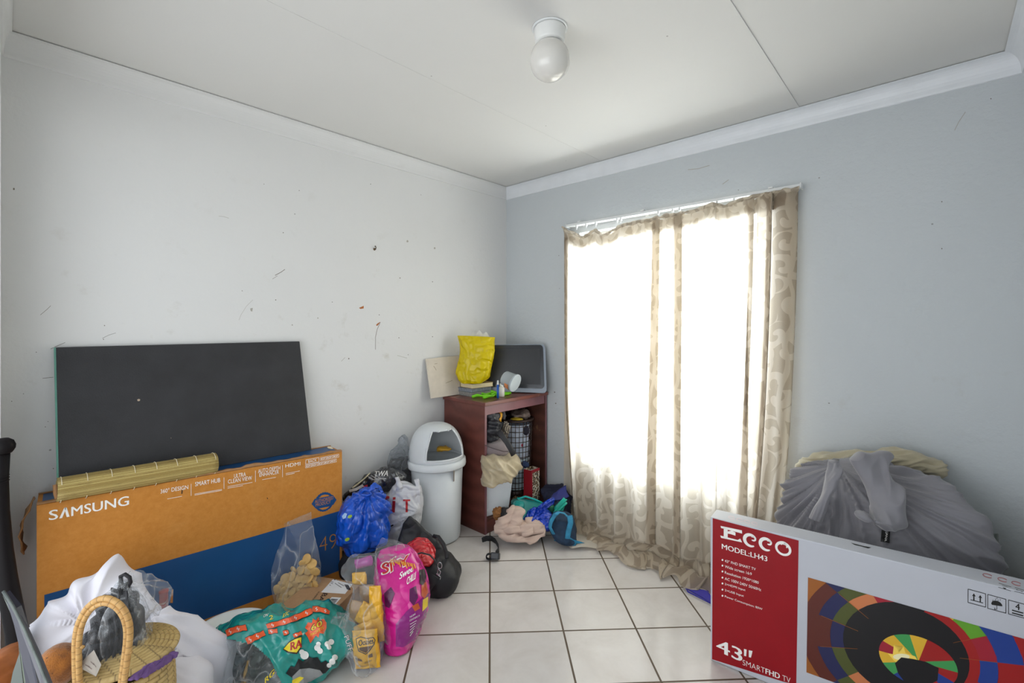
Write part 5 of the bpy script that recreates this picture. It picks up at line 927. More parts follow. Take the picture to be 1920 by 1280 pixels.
put_text(b, TB_, 'Swee', (749, 1086), (775, 1070), 12, 0, .0048, .014, bold=.04, shear=.2); put_text(b, TB_, 'CHILLI', (763, 1096), (780, 1084), 13, 0, .0048, .014, bold=.02, shear=.3)
for k in range(5): put_line(b, TB_, [(769, 1170 + k * 5.5 - 0), (781 - k * 1.6, 1163 + k * 5)], .8, 0, .0045, .02)
put_text(b, TB_, 'THIS BAG', (768, 1159), (779, 1152), 3.5, 0, .0045, .02); put_text(b, TB_, 'CONTAINS 24', (768, 1165), (787, 1155), 3.5, 0, .0045, .02); print_on(body_, b, [WHITE, mat('scarlet_ink', 'c3231f', .3), mat('amber_ink', 'e69b2a', .3)])
b = M()
for q, mi in (([(786, 1068), (796, 1066), (800, 1080), (794, 1098), (787, 1094)], 0), ([(790, 1098), (799, 1090), (803, 1110), (796, 1122), (790, 1116)], 1), ([(772, 1136), (784, 1130), (788, 1140), (778, 1146)], 1), ([(768, 1104), (780, 1098), (784, 1120), (776, 1136), (768, 1126)], 2), ([(793, 1124), (803, 1118), (802, 1136), (792, 1146)], 3), ([(720, 1112), (733, 1100), (740, 1112), (730, 1140), (722, 1136)], 2)): put_poly(b, TB_, q, mi, .004, .014)
print_on(body_, b, [mat('dark_print', '33202a', .3), mat('orange_print', 'c4562a', .3), MPD, mat('yellow_patch', 'e8c928', .3)])
loft([(716, 1008, 724, 1010, 2.24, .006), (708, 1022, 752, 1018, 2.23, .02), (704, 1036, 762, 1034, 2.20, .03), (716, 1052, 756, 1050, 2.10, .02)], 50, 40, disp=lambda p, u, v, q: .012 * (facet(p, 22) - .2), floor=None).build('clear_top', MFILM, pk)
loft([(714, 1138, 730, 1130, 2.10, .03), (718, 1160, 742, 1160, 2.06, .05), (722, 1188, 744, 1190, 2.05, .05), (732, 1206, 746, 1208, 2.06, .03)], 40, 40, disp=lambda p, u, v, q: .010 * (facet(p, 20) - .2), floor=.005).build('clear_side', MFILM, pk)
# ------------------------------------------------------------------ clear sack of yellow packets
oz = thing('clear_sack', 'clear plastic sack of yellow snack packets in front of the magenta snack sack', 'snack bag', U(690, 1256, 2.0))
oz_rows = [(656, 1043, 706, 1040, 2.10, .02), (641, 1072, 706, 1068, 2.08, .05), (664, 1097, 710, 1096, 2.05, .07), (651, 1140, 719, 1140, 2.02, .10), (644, 1178, 722, 1180, 2.0, .11), (653, 1212, 718, 1214, 1.98, .10), (670, 1244, 711, 1244, 1.97, .08), (686, 1257, 700, 1256, 1.97, .04)]
loft(oz_rows, 90, 90, 2.2, disp=lambda p, u, v, q: .012 * (facet(p, 12, 5) - .2) + .006 * (facet(p, 30, 2) - .2), floor=.005).build('film', MFILMB, oz)
MOY = mat('yellow_packet_film', 'e2a71c', .22, .15, 16, coat=.3, wr=.012, wrs=18); MOB = mat('brown_packet_print', '5a3a1c', .3, .3, 30)
def packet(cx_, cy_, Z, w_, h_, ang, seed, label, m_=MOY, T=.018, dec=None, name='snack_packet', group='packets in the clear sack'):
    c, s = math.cos(ang), math.sin(ang); R_ = lambda x, y: (cx_ + x * c - y * s, cy_ + x * s + y * c); rows = []
    for f, ws, t_ in ((-1, .98, .003), (-.86, .94, .006), (-.4, 1, 1), (.1, 1, 1.1), (.5, 1, .9), (.86, .94, .006), (1, .98, .003)):
        a, d = R_(-w_ * ws, f * h_), R_(w_ * ws, f * h_); rows.append((*a, *d, Z, T * t_ if t_ > .1 else t_))
    b = loft(rows, 44, 34, 2.6, disp=lambda p, u, v, q: .005 * (facet(p, 26, seed) - .2) + .003 * nz(p, 18, seed), floor=.008)
    o = tag(b.build(name, m_), label, 'packet', group)
    if dec:
        x = M(); tr_ = b.bvh(); dec(x, tr_); print_on(o, x, [MOB, BLACK, MOY])
    return o
def oozie(x, tr_):
    put_poly(x, tr_, [(667, 1197), (676, 1193), (688, 1196), (700, 1194), (704, 1199), (702, 1208), (692, 1222), (686, 1227), (672, 1221), (669, 1210)], 1, .002, .02); put_poly(x, tr_, [(668.5, 1198), (676, 1194.5), (688, 1197.5), (699, 1195.5), (702.5, 1199.5), (700.5, 1207), (691, 1220), (686, 1225), (673.5, 1219.5), (670.5, 1210)], 2, .0028, .02)
    put_text(x, tr_, 'Oozies', (672, 1211), (700.5, 1206), 11, 1, .0036, .015, bold=.03); put_poly(x, tr_, [(673, 1214), (698, 1210), (690, 1220), (686, 1224), (674, 1219)], 0, .0034, .02); put_text(x, tr_, 'Ripples', (683, 1246), (697, 1240), 5, 1, .003, .02, shear=.3)
    for q in ([(666, 1232), (678, 1236), (680, 1240), (668, 1238)], [(690, 1228), (698, 1224), (699, 1231), (691, 1233)], [(708, 1180), (712, 1178), (713, 1200), (709, 1206)]): put_poly(x, tr_, q, 0, .002, .02)
packet(687, 1216, 1.935, 25, 36, -.08, 3, 'front yellow packet with a word in a shield, lowest in the clear sack', dec=oozie)
packet(706, 1150, 1.99, 12, 52, -.06, 5, 'long yellow packet upright along the right side of the clear sack')
packet(686, 1152, 1.99, 16, 20, .5, 7, 'bright yellow round-cornered packet in the middle of the clear sack')
packet(668, 1150, 2.02, 16, 24, .25, 9, 'mottled brown packet at the left side of the clear sack', mat('brown_gold_packet', '8d6426', .3, .45, 40, coat=.3))
packet(690, 1118, 2.06, 15, 22, -.1, 11, 'pale brown packet high inside the clear sack', mat('tan_packet', '8a6a48', .3, .4, 30, coat=.3))
packet(674, 1084, 2.06, 13, 11, -.1, 13, 'small yellow packet near the open top of the clear sack')
packet(680, 1178, 1.98, 24, 10, -.5, 15, 'folded yellow packet lying slanted above the lowest packet in the clear sack')
packet(682, 1054, 2.09, 17, 9, -.25, 17, 'purple-pink packet in the open top of the clear sack', mat('mauve_packet', 'a8458f', .3, .15, coat=.3), group=None)
# ------------------------------------------------------------------ small brown carton
sb = thing('cardboard_box', 'small plain brown carton with white labels lying between the bags', 'box', onz(596, 1112, 0)); A_, B_, D_ = onz(524, 1136, .13), onz(593, 1079.5, .13), onz(622, 1148, .13)
e1_ = (B_ - A_); e2_ = (D_ - A_); e2_ = e2_ - e1_ * (e1_.dot(e2_) / e1_.length_squared); C_ = B_ + e2_; D_ = A_ + e2_
MKR = m_card('kraft_board', '9b7a59', 'a98766', 50); b = M().hexa([Vector((p.x, p.y, .004)) for p in (A_, B_, C_, D_)] + [A_, B_, C_, D_], .003); T4 = b.bvh(); body_ = b.build('carton', MKR, sb)
b = M(); put_poly(b, T4, [(624.5, 1085.5), (661, 1095), (647, 1113), (602, 1110)], 0, .0009); put_poly(b, T4, [(622, 1119), (640, 1120), (624, 1138), (607, 1134.5)], 0, .0009); print_on(body_, b, mat('label_paper', 'dadbdc', .5))
b = M(); put_text(b, T4, 'BALIS', (606, 1111), (584, 1140), 9, 0, .0012, bold=.03, lean=(.95, .18)); put_text(b, T4, 'SUPERB', (597, 1108), (585, 1124), 3.2, 0, .0012, lean=(.95, .2)); put_text(b, T4, 'S', (627, 1083), (625, 1086.5), 9, 0, .0012, bold=.03, lean=(.95, .18))
for k in range(9): x = 649 + k * 1.0; put_line(b, T4, [(x + 4 - k * .4, 1096.5 + k * 1.1), (x - 3 - k * .4, 1096 + k * 1.1)], .7 + .5 * (k % 3 == 0), 0, .0014)
for k in range(11): f = k / 10; put_line(b, T4, [(621.5 - 10.5 * f, 1122 + 11 * f), (634 - 10 * f, 1122.5 + 13 * f)], .5 + .6 * (k % 2), 0, .0014)
for q in ([(621, 1090), (625, 1091)], [(628, 1093), (640, 1101)], [(618, 1096), (620, 1097)], [(634, 1092), (645, 1098)], [(620, 1092.5), (624, 1094)]): put_line(b, T4, q, 1.0, 0, .0014)
print_on(body_, b, BLACK)
# ------------------------------------------------------------------ clear bag of biscuits
cbg = thing('biscuit_bag', 'tall clear plastic bag half full of round biscuits leaning on the carton', 'bag', U(555, 1138, 2.36))
cb_rows = [(497, 996, 582, 960, 2.41, .004), (500, 1008, 587, 985, 2.41, .012), (506, 1022, 589, 1005, 2.41, .024), (513, 1044, 595, 1030, 2.40, .045), (510, 1070, 600, 1060, 2.38, .062), (511, 1098, 600, 1092, 2.36, .066), (516, 1122, 597, 1120, 2.35, .060), (524, 1138, 588, 1138, 2.345, .04)]
b = loft(cb_rows, 90, 90, 2.2, disp=lambda p, u, v, q: .010 * (facet(p, 11, 5) - .2) * (1 - .5 * v) + .008 * (.5 - 2 * abs(noise.noise(Vector((q[0] * .05 + q[1] * .03, q[1] * .008, 8))))) * (1 - v), floor=.006); TB_ = b.bvh(); body_ = b.build('film', MFILMB, cbg)
b = M(); put_poly(b, TB_, [(497.5, 994), (501, 993), (502.5, 1003), (499, 1004)], 0, .002, .02); print_on(body_, b, BLACK)
MBI = mat('golden_biscuit', 'cfa766', .75, .10, 30, bump=.002, bs=160)
bproto = M().lathe([(0, -.0055), (.019, -.0055), (.0235, -.003), (.0245, 0), (.0235, .003), (.018, .0052), (.008, .0060), (0, .0060)], (0, 0, 0), 22).build('biscuit', MBI); bpm = bproto.data; first = True; random.seed(21); nb = 0
for layer, dz in enumerate((-.034, -.012, .014)):
    for j in range(8):
        for i in range(6):
            y = 1132 - j * 12.5 + random.uniform(-3, 3); x0, x1 = 521 - 6 * (1 - abs(y - 1090) / 60) + 4, 592 + 5 * (1 - abs(y - 1085) / 60) - 4
            ytop = 1094 - 50 * min(1, max(0, (i - .2) / 3.6)) ** .8 + 3
            x = x0 + (x1 - x0) * (i + .5 + (.25 if j % 2 else -.25)) / 6 + random.uniform(-3, 3)
            if y < ytop or (layer == 2 and random.random() < .5): continue
            o = bproto if first else bproto.copy()
            if not first: link(o)
            first = False; nb += 1; o.location = U(x, y, 2.362 + dz + (1100 - y) * .0004); o.rotation_euler = (math.pi / 2 + random.uniform(-.9, .5), random.uniform(-.5, .5), TH - math.pi / 2 + random.uniform(-.7, .7)); o.location.z = max(o.location.z, .026)
            tag(o, 'round golden biscuit among the biscuits in the tall clear bag', 'biscuit', 'biscuits in the clear bag')
# ------------------------------------------------------------------ teal snack sack lying on its side
MTEAL = mat('teal_film', '118f86', .17, .06, coat=.5, wr=.012, wrs=9); MDG = mat('dark_packet_film', '1f3a3c', .2, .35, 26, coat=.4, wr=.02, wrs=18)
tl = thing('snack_sack', 'crumpled teal multipack snack sack with orange zigzags lying in front of the small carton', 'snack bag', U(560, 1250, 1.92))
te_rows = [(398, 1183, 402, 1196, 1.98, .02), (420, 1172, 424, 1222, 1.95, .06), (444, 1160, 442, 1278, 1.91, .11), (478, 1150, 470, 1322, 1.89, .14), (520, 1143, 520, 1326, 1.90, .15), (566, 1139, 568, 1300, 1.92, .15), (604, 1138, 608, 1262, 1.95, .14), (632, 1152, 636, 1236, 1.97, .12), (656, 1168, 656, 1220, 1.98, .08), (672, 1182, 668, 1200, 1.98, .03)]
def te_d(p, u, v, q):
    return .040 * (facet(p, 5.5, 2) - .24) + .014 * (.5 - 2 * abs(noise.noise(Vector((q[0] * .022 - q[1] * .012, q[1] * .006, 4))))) + .012 * (facet(p, 13, 1) - .2)
MCLR = film('clear_end_film', (.92, .95, .96), .07, .03, 9)
def te_m(x, y, i, n): return 1 if (x < 530 and y > float(np.interp(x, [396, 440, 475, 505, 530], [1190, 1199, 1207, 1233, 1285]))) else 0
b = loft(te_rows, 210, 190, 2.2, disp=te_d, floor=.005, mif=te_m); TB_ = b.bvh(); body_ = b.build('bag_body', [MTEAL, MCLR], tl)
b = M(); kw = dict(off=.004, sub=.012)
def zig(p0, p1, w0, w1, bend=0, n=8):
    d = Vector((p1[0] - p0[0], p1[1] - p0[1])); nn = Vector((-d.y, d.x)).normalized(); up, dn_ = [], []
    for k in range(n + 1):
        f = k / n; c = Vector(p0) + d * f + nn * (bend * math.sin(math.pi * f)); ww = (w0 + (w1 - w0) * f) / 2; up.append(c + nn * (ww + (1.2 if k % 2 else 0))); dn_.append(c - nn * (ww + (1.2 if k % 2 else 0)))
    put_poly(b, TB_, [tuple(p + nn * 1.0) for p in up] + [tuple(p - nn * 1.0) for p in reversed(dn_)], 3, .0035, .012); put_poly(b, TB_, [tuple(p) for p in up] + [tuple(p) for p in reversed(dn_)], 0, .0045, .012)
    for k in range(1, n, 2):
        c = Vector(p0) + d * (k / n) + nn * (bend * math.sin(math.pi * k / n)); ww = (w0 + (w1 - w0) * k / n) / 2; put_line(b, TB_, [tuple(c + nn * ww * .7), tuple(c + d.normalized() * 2 + nn * .3), tuple(c - d.normalized() * 2 - nn * .3), tuple(c - nn * ww * .7)], 1.1, 1, .0055, .012)
zig((500, 1174), (585, 1144), 8, 10, 3); zig((585, 1141), (618, 1148), 10, 6, -2, 4); zig((424, 1187), (462, 1176), 11, 9, -2, 5); zig((462, 1202), (496, 1186), 12, 8, 0, 5); zig((503, 1184), (520, 1182), 8, 6, 0, 3); zig((531, 1187), (541, 1184), 8, 6, 0, 2); zig((550, 1192), (566, 1186), 6, 5, 0, 3)
star = [(592 + (22 if k % 2 else 15) * math.cos(a) * .95, 1177 - .28 * 18 * math.cos(a) + (20 if k % 2 else 14) * math.sin(a)) for k, a in enumerate(np.linspace(0, 2 * math.pi, 25)[:-1])] 
star[7] = (582, 1206); put_poly(b, TB_, star, 0, .0048, .012); put_text(b, TB_, '60', (583, 1184), (605, 1172), 12, 4, .006, .010, bold=.05, lean=(-.1, -1)); put_text(b, TB_, '60', (584, 1183), (604, 1172), 10, 2, .0068, .010, bold=.02, lean=(-.1, -1)); put_text(b, TB_, 'PACKETS', (583, 1193), (607, 1178), 5, 2, .0062, .010, lean=(-.1, -1))
put_poly(b, TB_, [(530, 1217), (541, 1203), (553, 1196), (566, 1192), (566, 1212), (557, 1226), (540, 1224)], 4, .0044, .012); put_poly(b, TB_, [(532, 1216), (542, 1204.5), (553, 1198), (565, 1194), (564.5, 1211), (556, 1223), (541, 1221)], 2, .0052, .012); put_text(b, TB_, 'RA', (545, 1219), (566, 1213), 15, 5, .006, .010, bold=.05)
for c, r in (((597, 1207), 4.5), ((595, 1214), 6), ((600, 1220), 5.5), ((614, 1207), 5.5), ((621, 1203), 5.5), ((617, 1213), 4.5), ((571, 1228), 8), ((566, 1222), 5), ((628, 1232), 5.5), ((623, 1240), 6), ((617, 1247), 4.5)): put_poly(b, TB_, [(c[0] + r * math.cos(a), c[1] + r * math.sin(a)) for a in np.linspace(0, 5.9, 13)], 1, .0045 + c[0] * 1e-7, .012)
put_text(b, TB_, 'PUFF', (645, 1193), (654, 1222), 11, 4, .0045, .012, bold=.06, lean=(.8, -.35)); put_text(b, TB_, 'PUFF', (645, 1193.5), (654, 1221.5), 10, 1, .0055, .012, bold=.01, lean=(.8, -.35))
sw = [(536, 1262), (545, 1248), (552, 1250), (560, 1234), (568, 1240), (578, 1230), (586, 1233), (596, 1232), (602, 1242), (610, 1238), (616, 1250), (622, 1248), (610, 1262), (590, 1264), (570, 1266), (550, 1272)]
put_poly(b, TB_, sw, 3, .0042, .014); put_poly(b, TB_, [(548, 1268), (562, 1254), (580, 1252), (600, 1256), (606, 1264), (585, 1276), (550, 1290)], 6, .005, .014); put_poly(b, TB_, [(548, 1275), (562, 1268), (570, 1270), (560, 1280), (547, 1288)], 2, .0058, .014)
put_text(b, TB_, 'ON', (494, 1157), (503, 1154), 5, 1, .0045, .012, shear=.4); put_text(b, TB_, '2', (505, 1162), (512, 1160), 8, 2, .0045, .012, bold=.03); put_text(b, TB_, 'RTC', (530, 1158), (543, 1151), 7, 2, .0045, .012, bold=.02, shear=.4); put_text(b, TB_, 'RG', (497, 1282), (514, 1264), 11, 2, .0045, .012, bold=.05)
print_on(body_, b, [mat('orange_zigzag', 'e2592a', .25), mat('white_print', 'e6e6e2', .3), mat('yellow_print', 'e8cf2e', .3), mat('black_print', '15181a', .3), mat('outline_print', '2b1a14', .3), mat('crimson_letters', 'b5232a', .3), mat('grey_print', '8e9090', .3)])
loft([(622, 1160, 632, 1152, 1.93, .03), (640, 1168, 652, 1162, 1.93, .04), (654, 1190, 674, 1180, 1.93, .03), (668, 1190, 680, 1184, 1.94, .01)], 40, 40, disp=lambda p, u, v, q: .010 * (facet(p, 22) - .2), floor=.005).build('clear_tail', MFILM, tl)
loft([(392, 1190, 398, 1200, 1.97, .01), (420, 1186, 412, 1215, 1.90, .04), (440, 1196, 440, 1218, 1.86, .04)], 40, 40, disp=lambda p, u, v, q: .010 * (facet(p, 18) - .2), floor=None).build('clear_tail', MFILM, tl)
for (x, y, w_, h_, a, c, lab, sd) in ((448, 1246, 13, 30, .2, '22383c', 'dark green packet at the left in the clear end of the teal sack', 3), (478, 1250, 12, 30, .3, '2c3a34', 'dark green packet at the right in the clear end of the teal sack', 5), (432, 1262, 9, 22, .1, '8d8a80', 'silvery grey packet edge in the clear end of the teal sack', 8), (462, 1262, 4, 24, .25, 'b58a3a', 'gold-edged packet upright in the clear end of the teal sack', 9)):
    packet(x, y, 1.86, w_, h_, a, sd, lab, mat('packet_' + c, c, .2, .5, 36, coat=.4, wr=.02, wrs=26), .02, group='dark packets in the teal sack')
# ------------------------------------------------------------------ near left corner
bsn = M().lathe([(0, .004), (.095, .004), (.105, .010), (.140, .098), (.156, .102), (.158, .108), (.152, .111), (.138, .107), (.102, .016), (0, .012)], (lambda c: Vector((c.x, c.y, 0)))(U(432, 1182, 2.03)), 64).build('basin', mat('white_enamel', 'dcdfdc', .2, .03, coat=.4)); tag(bsn, 'round white basin in front of the carton, half under the teal snack sack', 'basin')
wb_ = thing('bottle', 'dark green bottle with a red neck behind the white sheet', 'bottle', U(309, 1180, 1.93)); Tq = Matrix.Rotation(.12, 3, FW); q0 = U(307, 1152, 1.93); q0 = Vector((q0.x, q0.y, .012))
hz = 1.45 - (1112 - 605) / 870 * 1.93
M().lathe([(0, 0), (.036, 0), (.038, .006), (.038, hz - .12), (.030, hz - .095), (.015, hz - .075), (.0145, hz - .06)], q0, 30).build('bottle_body', mat('dark_green_glass', '12251a', .1, .05, coat=.5), wb_); M().lathe([(.0152, hz - .075), (.0155, hz - .01), (.017, hz - .008), (.017, hz), (0, hz)], q0, 24).build('neck_foil', mat('red_foil', 'a5302c', .3), wb_)
o = M().hexa([U(319, 1130, 1.90), U(324, 1130, 1.90), U(324, 1130, 1.905), U(319, 1130, 1.905), U(322, 1106, 1.90), U(325, 1104, 1.90), U(325, 1104, 1.905), U(322, 1106, 1.905)]).build('stick', mat('orange_wood', 'b5783a', .6)); tag(o, 'thin orange-brown stick end beside the red bottle neck', 'stick')
MSHT = mat('white_sheet_cotton', 'e0dee6', .85, .03, sheen=.2, bump=.0003, bs=300)
sht = thing('bed_sheet', 'white sheet heaped behind the straw basket and trailing right to the teal sack', 'sheet', U(240, 1200, 1.75))
def fd(A, c, k, seed, fall=200): return lambda p, u, v, q: folds(A, c[0], c[1], k, seed, 7, fall, .25)(p, u, v, q)
b = loft([(10, 1216, 12, 1250, 1.62, .015), (34, 1192, 38, 1244, 1.64, .05), (72, 1162, 70, 1232, 1.67, .08), (112, 1118, 112, 1216, 1.70, .10), (150, 1082, 146, 1205, 1.72, .11), (186, 1058, 178, 1192, 1.74, .11), (204, 1049, 204, 1186, 1.75, .10), (226, 1070, 226, 1180, 1.75, .09), (256, 1104, 252, 1180, 1.75, .07), (290, 1136, 286, 1176, 1.74, .05)], 110, 120, 2.2, disp=fd(.016, (160, 1172), 1.8, 3), floor=None)
b = loft([(262, 1156, 266, 1172, 1.73, .04), (292, 1148, 300, 1200, 1.73, .07), (322, 1153, 326, 1250, 1.74, .09), (356, 1168, 352, 1300, 1.76, .10), (396, 1186, 392, 1326, 1.78, .10), (424, 1197, 420, 1320, 1.80, .09), (440, 1202, 436, 1260, 1.82, .06), (446, 1206, 445, 1225, 1.83, .03)], 110, 110, 2.2, disp=fd(.014, (285, 1150), 2.4, 9, 300), floor=.004, M_=b)
b = loft([(300, 1226, 310, 1262, 1.60, .06), (330, 1244, 336, 1310, 1.62, .09), (372, 1262, 372, 1330, 1.64, .09), (392, 1284, 390, 1320, 1.66, .05)], 60, 60, 2.2, disp=fd(.014, (300, 1240), 2, 5), floor=.004, M_=b); b.build('cloth', MSHT, sht)
# straw basket
MC1 = m_coil('cane_coil', 'ad925a', 'c4a970', 30); MC2 = m_coil('cane_handle', 'b5884c', 'cda364', 55)
BC = U(214, 1216, 1.42); BC.z = 0; bk = thing('straw_basket', 'coiled straw basket with a lid and a tall looped handle', 'basket', BC)
RX, RY = .163, .125
def oval(r, z, n=64, tilt=0.0, dx=0.0): return [BC + RT * (RX * r * math.cos(a) + dx) + FW * (RY * r * math.sin(a)) + UP * (z + tilt * (RX * r * math.cos(a) + .18) * 1.0) for a in np.linspace(0, 2 * math.pi, n + 1)[:-1]]
b = M()
for k in range(26): z = .012 + k * .0155; b.tube(oval(.80 + .17 * math.sin(k / 25 * 2.2), z), .0088, 8, closed=True)
b.build('basket_body', MC1, bk); M().grid(2, 2, lambda u, v: BC + RT * ((u - .5) * .2) + FW * ((v - .5) * .15) + UP * .01).build('bottom', MC1, bk)
b = M()
for k in range(13): r = 1.03 - k * .080; b.tube(oval(r, .432 + .016 * (1 - r * r), 64, .05), .0078 if k else .0092, 8, closed=True)
b.build('lid', MC1, bk)
HP = [(146, 1320), (143, 1285), (141, 1240), (142, 1195), (150, 1162), (168, 1134), (194, 1121), (218, 1128), (235, 1147), (243, 1172), (243, 1200), (238, 1240), (232, 1285), (230, 1320)]
for k, (off_, r_) in enumerate(((0, .0078), (.0165, .0070))):
    cx_, cy_ = 192, 1230; pts = [U(cx_ + (x - cx_) * (1 - (.13 if k else 0)), cy_ + (y - cy_) * (1 - (.085 if k else 0)) + (0), 1.262) for x, y in [tuple(q) for q in [(p[0], p[1]) for p in crspline([(*h, 0, 0) for h in HP], 50)]]]
    h_ = M().tube(pts, r_, 9).build('handle', MC2, bk)
M().tube([U(x, y, 1.262) for x, y in ((139, 1212), (148, 1211), (157, 1213))], .0045, 6).build('binding', MC2, h_); b = M().tube([U(x, y, 1.262) for x, y in ((230, 1222), (239, 1224), (247, 1222))], .0045, 6); b.build('binding', MC2, h_)
o = loft([(250, 1262, 252, 1268, 1.28, .02), (270, 1252, 272, 1262, 1.30, .03), (292, 1243, 295, 1252, 1.34, .03), (308, 1232, 312, 1241, 1.38, .02), (322, 1221, 326, 1234, 1.41, .012), (330, 1224, 330, 1231, 1.41, .008)], 50, 50, disp=crumple(.008, 22, 4), floor=None).build('cloth', mat('purple_cloth', '6c4d85', .8, .15)); tag(o, 'purple cloth squeezed out under the lid of the straw basket', 'cloth')
ball = M(); bm = bmesh.new(); bmesh.ops.create_icosphere(bm, subdivisions=5, radius=.049); cb_ = U(109, 1247, 1.285)
for v in bm.verts: v.co = v.co * (1 + .05 * nz(v.co, 18) + .02 * nz(v.co, 80) - .05 * max(0, .22 - facet(v.co, 28, 3)) ) 
t = NT('rusty_brown_fuzz'); n1 = t.noise(26, 5); n2 = t.noise(90, 3); col = t.ramp(n1, [(.3, lin('6b3c10')[:3]), (.65, lin('a8661f')[:3])]); col = t.mix(t.ramp(n2, [(.62, (0, 0, 0)), (.72, (.8, .8, .8))]), col, lin('2c1a0c')); t.set(t.b.inputs['Base Color'], col); t.b.inputs['Roughness'].default_value = .95; t.b.inputs['Sheen Weight'].default_value = .3; t.set(t.b.inputs['Normal'], t.bump(t.noise(300, 3), .003)); MFZ = t.m
ball.addbm(bm, 0, True, Matrix.Translation(cb_) @ Matrix.Diagonal((1.0, 1.0, 1.12, 1))); o = ball.build('fuzzy_ball', MFZ); tag(o, 'rust-brown fuzzy speckled ball left of the basket handle', 'ball')
o = loft([(-16, 1226, 22, 1222, 1.36, .05), (-18, 1246, 24, 1246, 1.35, .07), (-14, 1275, 22, 1272, 1.34, .07), (-10, 1310, 16, 1310, 1.34, .06)], 40, 30, disp=crumple(.006, 18), floor=None).build('bundle', mat('orange_brown_bag', '9d5a2c', .6, .25, 20)); tag(o, 'orange-brown bundle at the bottom left edge behind the leaning boards', 'bundle')
# clear bag with black hairpiece on the basket lid
hp = thing('clear_bag', 'knotted clear plastic bag holding black hair, standing on the basket lid', 'bag', U(215, 1240, 1.44))
hr_rows = [(222, 1088, 240, 1086, 1.47, .012), (206, 1104, 242, 1104, 1.47, .03), (188, 1126, 256, 1130, 1.46, .055), (178, 1158, 266, 1165, 1.45, .075), (166, 1190, 271, 1196, 1.44, .085), (156, 1220, 266, 1222, 1.42, .085), (160, 1240, 244, 1240, 1.40, .07), (180, 1247, 220, 1247, 1.39, .04)]
loft(hr_rows, 90, 90, 2.2, disp=lambda p, u, v, q: .010 * (facet(p, 13, 4) - .2) + .006 * (facet(p, 34, 1) - .2), floor=None).build('film', film('clear_hair_bag', (.93, .94, .95), .05, .03, 11), hp)
loft([(222, 1094, 240, 1096, 1.47, .02), (238, 1076, 262, 1102, 1.48, .035), (268, 1086, 268, 1128, 1.50, .05), (296, 1096, 284, 1156, 1.52, .055), (314, 1108, 300, 1150, 1.53, .03), (319, 1114, 314, 1126, 1.53, .01)], 80, 60, 2.2, disp=lambda p, u, v, q: .010 * (facet(p, 13, 8) - .2) + .010 * (.5 - 2 * abs(noise.noise(Vector((math.atan2(q[1] - 1092, q[0] - 232) * 4, 0, 2))))), floor=None).build('flared_top', film('clear_flare', (.95, .96, .97), .07, .02, 9), hp)
M().tube([U(x, y, 1.462) for x, y in ((226, 1080), (234, 1076), (243, 1082), (245, 1092), (239, 1102), (230, 1100), (227, 1090))], .0055, 8, closed=True).build('hair_tie', mat('black_elastic', '17141a', .7, bump=.001, bs=200), hp)
t = NT('black_hair'); sx = t.n('Mapping', {'Vector': t.obj(), 'Scale': (90, 90, 9)}); n1 = t.n('TexNoise', {'Vector': sx, 'Scale': 1.6, 'Detail': 4.0, 'Distortion': 1.2}); t.set(t.b.inputs['Base Color'], t.ramp(n1.outputs['Fac'], [(.35, lin('141416')[:3]), (.7, lin('4a4a4e')[:3])])); t.b.inputs['Roughness'].default_value = .45; t.set(t.b.inputs['Normal'], t.bump(n1.outputs['Fac'], .006)); MHAIR = t.m
o = loft([(222, 1096, 236, 1096, 1.47, .01), (204, 1112, 244, 1112, 1.465, .024), (190, 1132, 252, 1140, 1.455, .045), (182, 1160, 258, 1170, 1.445, .06), (172, 1190, 258, 1196, 1.435, .068), (162, 1218, 250, 1220, 1.415, .068), (168, 1236, 232, 1236, 1.40, .05), (186, 1242, 214, 1242, 1.39, .02)], 80, 80, disp=lambda p, u, v, q: .010 * math.sin(q[0] * .45 + 5 * nz(p, 9)) * .8 + .008 * nz(p, 16, 2), floor=None).build('hairpiece', MHAIR); tag(o, 'black hairpiece packed inside the knotted clear bag on the basket', 'hair')
tg = thing('paper_tag', 'small torn white paper tag lying on the basket lid inside the handle', 'tag', U(170, 1245, 1.31)); q4 = [(151, 1242), (176, 1218), (190, 1246), (180, 1268), (154, 1254)]; zz_ = [1.316, 1.33, 1.318, 1.30, 1.305]
b = M().add([U(x, y, z) for (x, y), z in zip(q4, zz_)] + [U(x, y, z + .003) for (x, y), z in zip(q4, zz_)], [(4, 3, 2, 1, 0), (5, 6, 7, 8, 9)] + [(i, (i + 1) % 5, 5 + (i + 1) % 5, 5 + i) for i in range(5)], 0, False); T5 = b.bvh(); body_ = b.build('paper', mat('tag_paper', 'c9c2b8', .7), tg)
b = M(); put_poly(b, T5, [(153, 1240), (160, 1231), (163, 1235), (157, 1245)], 0, .001)
for k in range(4): put_line(b, T5, [(160 + k * 5, 1246 - k * 3 + (k % 2) * 6), (168 + k * 4, 1250 - k * 2 + (k % 2) * 6)], 1.2, 1, .001)
print_on(body_, b, [mat('red_tag_print', 'b5323a', .4), mat('grey_tag_print', '8e7d78', .5)])
